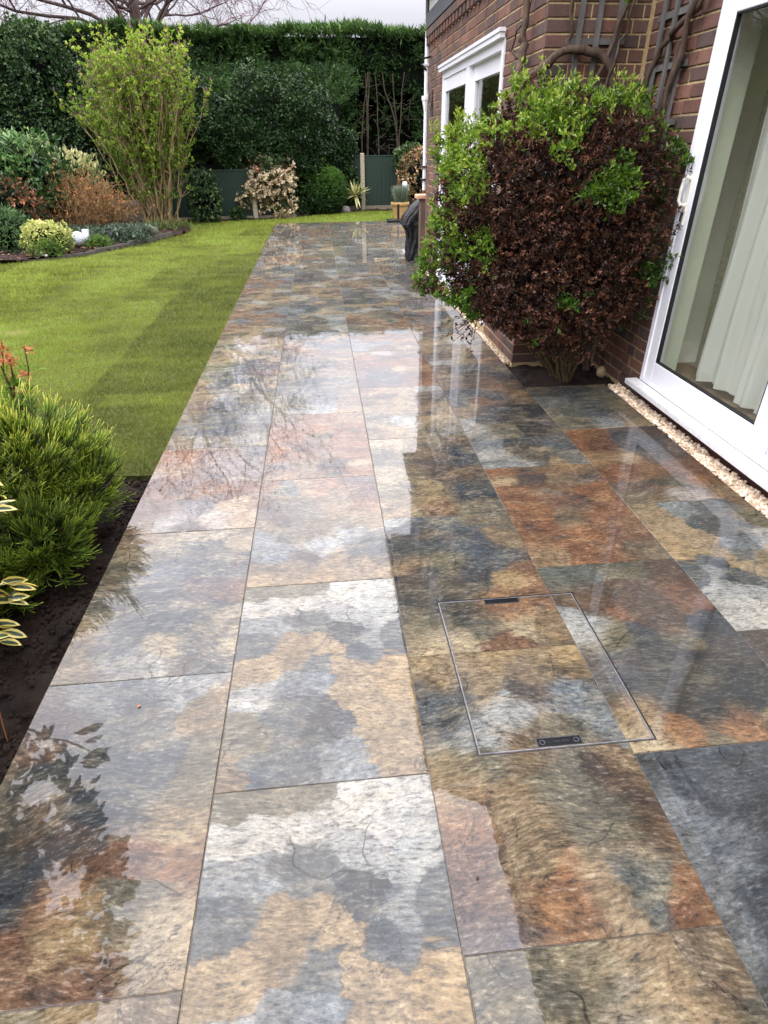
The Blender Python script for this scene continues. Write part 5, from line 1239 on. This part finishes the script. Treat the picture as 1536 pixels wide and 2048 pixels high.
mb = MB(); clusters(mb, PA - O, DA, 5, .07, .024, .9, fold=True); mb.build('leaves', leaf_mat('pieris_leaf', [(0, (46, 60, 30)), (.5, (84, 92, 50)), (1, (130, 124, 76))], .4, .25), pie)
sm = MB()
for k in range(24):
    e_ = PA[rng.integers(len(PA))]; tube(sm, wob([(-.2 + rng.normal() * .05, 16.75, -.05), (e_ + [-.2, 16.75, 0]) / 2, e_], 7, .02) - O, np.linspace(.013, .005, 7), 5)
sm.build('stems', stM, pie)
# spiky variegated plant with a short trunk
yu = empty('spiky_plant', (2.0, 17.9, 0)); tag(yu, 'spiky cream striped plant on a short stem beside the pale post', 'plant'); O = np.array(yu.location)
yuM, t, b, o = new_mat('striped_sword_leaf'); q = NT(t); at = q.n('Attribute', attribute_name='rim')
q.set(b.inputs['Base Color'], q.mix(q.rng(at.outputs['Fac'], .35, .55), rgba((86, 108, 56)), rgba((206, 200, 140)))); b.inputs['Roughness'].default_value = .4
mb = MB(); n = 46; a = rng.uniform(0, 6.28, n); el = rng.uniform(-.35, 1.3, n); Dv = np.stack([np.cos(a) * np.cos(el), np.sin(a) * np.cos(el), np.sin(el)], -1)
nn_ = np.tile([0, 0, 1.], (n, 1)) + rng.normal(size=(n, 3)) * .3; A = unit(np.cross(Dv, nn_)); N = np.cross(A, Dv); Lf = rng.uniform(.34, .5, n)
for i in range(n):
    s_ = np.array([0, .3, .65, 1]); wv = np.array([.022, .03, .022, .001]); cu_ = -.10 * s_ ** 2 * (1 - np.sin(el[i]))
    ctr = Dv[i] * (s_ * Lf[i])[:, None] + np.array([0, 0, .36]) + np.array([0, 0, 1]) * cu_[:, None]
    V = np.stack([ctr - A[i] * wv[:, None], ctr, ctr + A[i] * wv[:, None]], 1).reshape(-1, 3)
    mb.add(V, [(0, 1, 4, 3), (1, 2, 5, 4), (3, 4, 7, 6), (4, 5, 8, 7), (6, 7, 10, 9), (7, 8, 11, 10)], rim=np.tile([1, 0, 1.], 4))
mb.build('leaves', yuM, yu); sm = MB(); tube(sm, [(0, 0, -.05), (.02, 0, .15), (0, 0, .38)], [.05, .045, .03], 8); sm.build('stem', bark_mat('yucca_stem', (92, 80, 62), (54, 46, 38), 20), yu)
o = link('border_rock', rock_mesh('border_rock', (.14, .1, .10), plain('grey_rock', (150, 144, 138), .8, 12, .1, bump=.4), 5), None, (1.72, 17.75, .04)); tag(o, 'small grey rock beside the spiky striped plant', 'rock')
pie2M = leaf_mat('buff_flower', [(0, (120, 98, 66)), (.5, (176, 148, 112)), (1, (230, 208, 172))], .6, .3, .2)
shrub('bronze_shrub', 'bronze and cream shrub at the right end of the fence behind the pot', (3.75, 17.3, .72), (.70, .5, .75), 700, 6, .075, .04, leaf_mat('bronze_leaf', [(0, (54, 56, 28)), (.4, (96, 84, 48)), (.75, (156, 118, 82)), (1, (222, 198, 160))], .5, .25))
shrub('low_dark_plant', 'little dark leafed plant at the foot of the fence behind the lawn', (-.95, 16.3, .10), (.16, .12, .12), 60, 5, .07, .04, midG, cat='plant', shade=False, var=lambda P, D: .1 + .2 * rng.random(len(P)))
shrub('dark_evergreen', 'dark rounded evergreen tucked behind the lilac by the fence', (-1.62, 15.95, .5), (.36, .36, .6), 800, 4, .06, .04, ivyM)

# lilac: many stems from the ground, sparse bright new leaves
lil = empty('lilac', (-2.46, 14.9, 0)); tag(lil, 'tall multi stemmed lilac with bright yellow green new leaves', 'tree'); O = np.array(lil.location)
sm = MB(); tips = []
for k in range(78):
    a = rng.uniform(0, 6.28); rr = math.sqrt(rng.random()); top = np.array([-2.36 + 1.50 * rr * math.cos(a), 14.9 + .95 * rr * math.sin(a), 3.38 - 1.25 * rr ** 2.6 * rng.uniform(.6, 1.1) - rng.random() * .30])
    b0 = np.array([-2.46 + .30 * rr * math.cos(a) + rng.normal() * .10, 14.9 + .2 * rr * math.sin(a), -.05])
    mid = b0 * .5 + top * .5; mid[:2] = b0[:2] * .62 + top[:2] * .38
    pts = wob([b0, b0 * .7 + mid * .3, mid, mid * .4 + top * .6, top], 16, .022); tube(sm, pts - O, np.linspace(rng.uniform(.012, .026), .004, 16), 5)
    tips += [pts[-1], pts[-2], pts[-3]]
    for j in range(15):
        i = rng.integers(6, 15); d = np.array([rng.normal() * .5, rng.normal() * .5, .75]); d /= np.linalg.norm(d); L_ = rng.uniform(.2, .6); e_ = pts[i] + d * L_
        p2 = wob([pts[i], pts[i] + d * L_ * .5 + rng.normal(size=3) * .03, e_], 5, .01); tube(sm, p2 - O, np.linspace(.006, .0025, 5), 3); tips += [p2[-1], p2[-2], p2[2]]
    for j in range(5):
        i = rng.integers(4, 9); d = np.array([(pts[i][0] + 2.4) * .5 + rng.normal() * .4, rng.normal() * .5, .5]); e_ = pts[i] + d * .35; p2 = wob([pts[i], (pts[i] + e_) / 2, e_], 5, .01); tube(sm, p2 - O, np.linspace(.005, .002, 5), 3); tips += [p2[-1]]
sm.build('stems', bark_mat('lilac_bark', (146, 128, 92), (100, 88, 62), 14), lil)
T = np.array(tips); lilM = leaf_mat('lilac_leaf', [(0, (76, 104, 30)), (.4, (114, 144, 42)), (.75, (146, 170, 54)), (1, (186, 194, 88))], .45, .4)
mb = MB(); vv = np.clip(.3 + .22 * (T[:, 2] - 1.6) + rng.normal(size=len(T)) * .18, 0, 1); clusters(mb, T - O, np.tile([0, 0, .8], (len(T), 1)), 8, .048, .033, .9, var=vv, fold=True); mb.build('leaves', lilM, lil)
mb = MB(); Tb = T[(T[:, 2] > 2.0) & (rng.random(len(T)) < .22)]; clusters(mb, Tb + [0, 0, .04] - O, np.tile([0, 0, 1.], (len(Tb), 1)), 7, .06, .014, .35, fold=False); mb.build('flower_buds', leaf_mat('lilac_bud', [(0, (92, 66, 70)), (1, (140, 104, 110))], .6, .2), lil)

# tawny twiggy shrub (spirea)
spi = empty('tawny_twig_shrub', (-3.75, 13.5, 0)); tag(spi, 'low mounded shrub of tawny orange twigs between laurel and lilac', 'shrub'); O = np.array(spi.location)
sm = MB(); lf = []
for k in range(420):
    a = rng.uniform(0, 6.28); rr = math.sqrt(rng.random()); b0 = np.array([-3.75 + .8 * rr * math.cos(a), 13.5 + .4 * rr * math.sin(a), -.03]); rr2 = rng.random() ** .6
    e_ = np.array([-3.72 + 1.25 * rr2 * math.cos(a), 13.5 + .75 * rr2 * math.sin(a), 1.02 - .55 * rr2 ** 2 + rng.normal() * .06]); p2 = wob([b0, b0 * .5 + e_ * .5 + [0, 0, .12], e_], 7, .025); tube(sm, p2 - O, np.linspace(.006, .0025, 7), 3); lf += [p2[-1], p2[-2], p2[-3]]
    for j in range(4):
        i = rng.integers(2, 7); d = rng.normal(size=3) * .16; tube(sm, np.array([p2[i], p2[i] + d * .5 + [0, 0, .02], p2[i] + d]) - O, [.003, .002, .0015], 3); lf.append(p2[i] + d)
sm.build('twigs', plain('tawny_twig', (138, 104, 66), .8, 9, .2), spi)
Lf_ = np.array(lf); mb = MB(); clusters(mb, Lf_ - O, np.tile([0, 0, .4], (len(Lf_), 1)), 4, .032, .016, 1.0, var=np.clip(.5 + .35 * (Lf_[:, 2] - .6) + rng.normal(size=len(Lf_)) * .25, 0, 1)); mb.build('young_leaves', leaf_mat('tawny_leaf', [(0, (92, 92, 46)), (.4, (136, 112, 62)), (.75, (164, 106, 62)), (1, (186, 130, 82))], .6, .3), spi)

laurM = leaf_mat('laurel_leaf', [(0, (26, 48, 24)), (.45, (50, 82, 38)), (.8, (92, 126, 70)), (1, (160, 178, 116))], .25, .2, .6)
shrub('laurel', 'broad leafed laurel bush at the left edge of the garden', (-4.75, 13.6, .95), (1.0, .8, .88), 1300, 4, .13, .055, laurM, lump=.25, var=lambda P, D: .42 + .35 * D[:, 2] + rng.normal(size=len(P)) * .2, up_=.5)
shrub('pale_spire_shrub', 'pale cream tipped shrub glowing between laurel and lilac', (-3.95, 14.6, .85), (.55, .4, .62), 420, 5, .10, .035, leaf_mat('cream_leaf', [(0, (84, 104, 58)), (.5, (160, 170, 110)), (1, (224, 218, 170))], .45, .3), spread=.4, up_=1.2, var=lambda P, D: .3 + .7 * (P[:, 2] - .7) + rng.normal(size=len(P)) * .15)
shrub('russet_shrub', 'dark shrub with russet tips under the laurel', (-4.55, 12.6, .62), (.55, .45, .5), 480, 5, .085, .03, leaf_mat('russet_leaf', [(0, (34, 46, 28)), (.5, (62, 74, 40)), (.8, (112, 82, 56)), (1, (168, 104, 76))], .4, .2))
euM = leaf_mat('euonymus_leaf', [(0, (74, 96, 44)), (.35, (138, 152, 76)), (.7, (190, 194, 112)), (1, (226, 222, 156))], .4, .3)
shrub('golden_euonymus', 'yellow variegated mounded shrub in the mulched border', (-3.52, 11.35, .22), (.40, .34, .30), 1000, 4, .04, .022, euM, var=lambda P, D: .35 + .4 * D[:, 2] + rng.normal(size=len(P)) * .2)
shrub('juniper', 'soft blue green feathery bush at the left picture edge', (-4.35, 11.75, .30), (.40, .45, .38), 800, 5, .08, .012, leaf_mat('feather_green', [(0, (34, 58, 30)), (.6, (66, 98, 50)), (1, (108, 138, 80))], .5, .2), spread=.5, up_=.4, fold=False)
tuftM = leaf_mat('tuft_green', [(0, (40, 66, 22)), (.6, (82, 114, 36)), (1, (130, 156, 66))], .5, .3)
shrub('heather_tuft', 'small bright green tuft in front of the golden shrub', (-3.40, 11.02, .10), (.19, .15, .15), 420, 5, .045, .008, tuftM, up_=.5, spread=.5, cat='plant', fold=False)
shrub('heather_tuft', 'small yellow green tuft right of the mosaic ball', (-2.92, 11.95, .08), (.22, .16, .11), 380, 5, .045, .008, tuftM, up_=.5, spread=.5, cat='plant', fold=False)
gc = MB(); n = 1500; P = np.stack([rng.uniform(-4.0, -2.2, n), rng.uniform(12.3, 13.4, n), rng.uniform(.02, .24, n)], -1); clusters(gc, P, np.tile([0, -.2, .8], (n, 1)), 4, .06, .03, .9, var=np.clip(rng.normal(.45, .25, n), 0, 1), fold=True)
o = gc.build('ground_cover', leaf_mat('ground_cover_leaf', [(0, (36, 50, 36)), (.5, (70, 88, 68)), (1, (124, 138, 116))], .45, .15)); tag(o, 'grey green ground cover carpeting the border', 'ground cover', kind='stuff')
gc = MB(); n = 260; P = np.stack([-2.4 + rng.normal(size=n) * .35, 14.5 + rng.normal(size=n) * .15, rng.uniform(.0, .12, n)], -1); clusters(gc, P, np.tile([0, -.3, .7], (n, 1)), 5, .09, .018, .8, var=np.clip(rng.normal(.4, .2, n), 0, 1))
o = gc.build('weeds', leaf_mat('strappy_leaf', [(0, (52, 66, 30)), (.6, (98, 112, 52)), (1, (160, 154, 96))], .5, .3)); tag(o, 'strappy leaves growing round the foot of the lilac', 'weeds', kind='stuff')

# mosaic ball, white block, stake lights, stones and edging of the mulched border
mosM, t, b, o = new_mat('mosaic_silver'); q = NT(t); tcn = q.n('TexCoord'); vo = q.n('TexVoronoi', feature='DISTANCE_TO_EDGE'); vo.inputs['Scale'].default_value = 44; q.set(vo.inputs[0], tcn.outputs['Object'])
f = q.rng(vo.outputs['Distance'], .03, .09); q.set(b.inputs['Base Color'], q.mix(f, rgba((70, 72, 80)), rgba((214, 216, 224)))); b.inputs['Roughness'].default_value = .25; q.set(b.inputs['Normal'], q.bump(f, .6, .004))
e = empty('mosaic_ball', (-3.26, 11.98, .02)); tag(e, 'silver white mosaic gazing ball sitting on the mulch', 'garden ornament'); mb = MB(); lathe(mb, [(.128 * math.cos(a_), .125 + .128 * math.sin(a_)) for a_ in np.linspace(-math.pi / 2 + .02, math.pi / 2 - .02, 18)], n=28); mb.build('ball', mosM, e, smooth=True)
mb = MB(); lathe(mb, [(.05, -.03), (.05, .004), (.02, .006)], n=14); mb.build('foot', blackp, e)
e = empty('white_lantern', (-3.15, 12.12, .02)); tag(e, 'small white block shaped lantern just behind the mosaic ball', 'lantern'); bevelled_box('body', -.045, .045, -.045, .045, .0, .25, .006, upvc, e); bevelled_box('cap', -.05, .05, -.05, .05, .2505, .265, .004, upvc_old, e)
for x, y, lab in ((-2.78, 12.28, 'dark solar stake light beside the edging board'), (-3.34, 11.55, 'dark solar stake light in front of the mosaic ball')):
    e = empty('stake_light', (x, y, 0)); tag(e, lab, 'garden light', 'solar stake lights in the border'); mb = MB(); tube(mb, [(0, 0, -.05), (0, 0, .08), (0, 0, .17)], .008, 6); mb.build('stake', blackp, e)
    mb = MB(); lathe(mb, [(.012, .165), (.026, .19), (.034, .25)], n=12); mb.build('lamp', plain('smoked_lens', (96, 104, 112), .2, 20, .1), e); mb = MB(); lathe(mb, [(.034, .2505), (.046, .256), (.044, .275), (.004, .285)], n=12); mb.build('cap', blackp, e)
for i, (x, y, s, lab) in enumerate(((-3.50, 10.98, .045, 'white pointed stone beside the small green tuft'), (-2.30, 13.15, .16, 'mossy grey rock behind the edging board'), (-3.42, 10.86, .03, 'little white stone on the mulch edge'))):
    o = link('border_stone', rock_mesh('border_stone', (s, s * .8, s * (1.3 if i == 0 else .8)), stoneM if i != 1 else plain('mossy_rock', (104, 104, 84), .85, 10, .15, bump=.4), 11 + i), None, (x, y, .03 + s * .4)); tag(o, lab, 'stone')
edM = plain('edging_board', (82, 78, 70), .8, 12, .12, stretch=(1, 1, .3)); ed = empty('lawn_edging', (-2.45, 12.15, 0)); tag(ed, 'curved grey edging boards between lawn and mulched border', 'edging')
EP = [(-3.75, 10.72), (-3.29, 10.95), (-2.83, 11.41), (-2.45, 12.16), (-2.16, 12.86), (-1.95, 13.45)]
for i in range(len(EP) - 1):
    (xa, ya), (xb_, yb_) = EP[i], EP[i + 1]; L_ = math.hypot(xb_ - xa, yb_ - ya); hgt = .0 + .025 * min(i, 3)
    o = bevelled_box('board', 0, L_ - .004, -.015, .015, -.08, hgt, .003, edM, ed); o.location = (xa + 2.45, ya - 12.15, 0); o.rotation_euler = (0, 0, math.atan2(yb_ - ya, xb_ - xa))

# ------------------------------------------------------------------ far end of the patio: covered barbecue, timber post, pot, parasol base
bbq = empty('covered_barbecue', (2.42, 9.75, 0)); tag(bbq, 'barbecue under a black weatherproof cover at the house corner', 'barbecue')
coverM, t, b, o = new_mat('black_cover'); q = NT(t); tcn = q.n('TexCoord'); f = q.noise(tcn.outputs['Object'], 7, 5, .6, .6)
b.inputs['Base Color'].default_value = rgba((20, 21, 24)); q.set(b.inputs['Roughness'], q.rng(f, .3, .7, .36, .6)); q.set(b.inputs['Normal'], q.bump(f, .9, .05)); b.inputs['Specular IOR Level'].default_value = .35
rows = [(0, -.12, .20, .16), (.05, -.14, .20, .17), (.30, -.12, .20, .16), (.44, -.16, .20, .18), (.50, -.22, .20, .20), (.62, -.17, .20, .20), (.74, -.06, .20, .18), (.83, .06, .18, .12), (.85, .10, .17, .08)]
rw_ = np.array(rows); tz = np.linspace(0, len(rows) - 1, 34); rows = [tuple(np.interp(t_, np.arange(len(rw_)), rw_[:, c_]) for c_ in range(4)) for t_ in tz]
V = []; ns = 56
for z, xl, xr, yd in rows:
    for k in range(ns):
        a = 2 * math.pi * k / ns; cx_ = (xl + xr) / 2; hx_ = (xr - xl) / 2; ca, sa = math.cos(a), math.sin(a)
        fold = abs(math.sin(4.5 * a + 5 * z + 1.2 * math.sin(9 * z))) ** .6 * .09 + .05 * math.sin(11 * a - z * 17) + .12 * (vnoise(np.array([[ca * 1.5, sa * 1.5, z * 5]]), 1.6)[0] - .5)
        wr = 1 + fold - .05
        V.append((cx_ + hx_ * math.copysign(abs(ca) ** .6, ca) * wr, yd * math.copysign(abs(sa) ** .6, sa) * wr, z + .012 * math.sin(3 * a)))
mb = MB(); F = [(i * ns + k, i * ns + (k + 1) % ns, (i + 1) * ns + (k + 1) % ns, (i + 1) * ns + k) for i in range(len(rows) - 1) for k in range(ns)]
mb.add(V, F); mb.add([V[(len(rows) - 1) * ns + k] for k in range(ns)] + [(.135, 0, .855)], [(k, (k + 1) % ns, ns) for k in range(ns)]); mb.build('cover', coverM, bbq, smooth=False)
mb = MB(); tube(mb, [V[k] for k in range(ns)] + [V[0]], .008, 5); mb.build('hem', blackp, bbq)
tp = empty('timber_post', (2.50, 9.42, 0)); tag(tp, 'brown timber post with a pale stone cap beside the covered barbecue', 'post'); bevelled_box('shaft', -.07, .07, -.07, .07, -.05, .86, .006, plain('brown_timber', (104, 84, 70), .8, 16, .15, stretch=(1, 1, .2)), tp)
bevelled_box('cap', -.13, .10, -.11, .11, .861, .915, .012, plain('terracotta_cap', (206, 164, 132), .7, 20, .1), tp, 2)
pot = empty('terracotta_pot', (2.93, 15.75, -.02)); tag(pot, 'buff terracotta pot with upright grey green lavender beyond the patio', 'plant pot')
potM = plain('buff_terracotta', (176, 146, 96), .75, 12, .12, stretch=(1, 1, .4), c2=(146, 116, 70)); mb = MB(); lathe(mb, [(.145, 0), (.15, .02), (.19, .30), (.215, .31), (.222, .34), (.215, .375), (.195, .378), (.19, .33), (.0, .32)], n=28); mb.build('pot', potM, pot, smooth=False)
mb = MB(); n = 340; a = rng.uniform(0, 6.28, n); rr = np.sqrt(rng.random(n)) * .13; B = np.stack([np.cos(a) * rr, np.sin(a) * rr, np.full(n, .31)], -1); Dv = np.stack([np.cos(a) * rr * 1.9, np.sin(a) * rr * 1.9, np.ones(n)], -1)
leaves(mb, B, Dv, rng.uniform(.25, .46, n), .014, rng.random(n), .1); clusters(mb, B + unit(Dv) * rng.uniform(.1, .38, n)[:, None], Dv, 5, .05, .007, .5); mb.build('lavender', leaf_mat('lavender_leaf', [(0, (62, 78, 60)), (.6, (98, 114, 94)), (1, (140, 150, 132))], .6, .2), pot)
e = empty('pale_ornament', (3.06, 15.9, 0)); tag(e, 'pale rounded ornament rising behind the lavender pot', 'garden ornament'); mb = MB(); tube(mb, [(0, 0, -.1), (0, 0, .3), (0, 0, .6)], .012, 6); mb.build('stem', blackp, e); mb = MB(); lathe(mb, [(.01, .58), (.06, .60), (.065, .70), (.05, .76), (.008, .775)], n=16); mb.build('globe', plain('milk_glass', (206, 212, 220), .2, 10, .03), e, smooth=True)
pb = empty('parasol_base', (2.78, 15.08, 0)); tag(pb, 'flat black parasol base with upright tube standing before the pot', 'parasol base'); bevelled_box('plate', -.23, .23, -.16, .16, .002, .055, .012, blackp, pb, 2); mb = MB(); tube(mb, [(.03, 0, .05), (.03, 0, .2), (.03, 0, .36)], .026, 10); mb.build('tube', blackp, pb)
o = link('corner_stone', rock_mesh('corner_stone', (.035, .03, .045), plain('beige_stone', (168, 146, 112), .8, 25, .12, bump=.3), 9), None, (3.03, 4.18, .05)); tag(o, 'beige rounded stone on the dark soil beside the shrub stems', 'stone')

# left-hand boundary of the garden (seen only in reflections and past the picture edge)
bd = empty('side_hedge', (-9.5, 6, 0)); tag(bd, 'dark side hedge running along the left boundary of the garden', 'hedge'); O = np.array(bd.location)
mb = MB(); n = 2600; P = np.stack([-9.2 + rng.normal(size=n) * .25, rng.uniform(-8, 17, n), rng.uniform(0, 2.6, n)], -1); clusters(mb, P - O, np.tile([.8, 0, .2], (n, 1)), 4, .2, .11, .7, var=np.clip(rng.normal(.35, .2, n), 0, 1), fold=True); mb.build('foliage', midG, bd)
mb = MB(); mb.box(-.6, .1, -14, 11, -.1, 2.5); mb.build('inner_shade', darkM, bd)
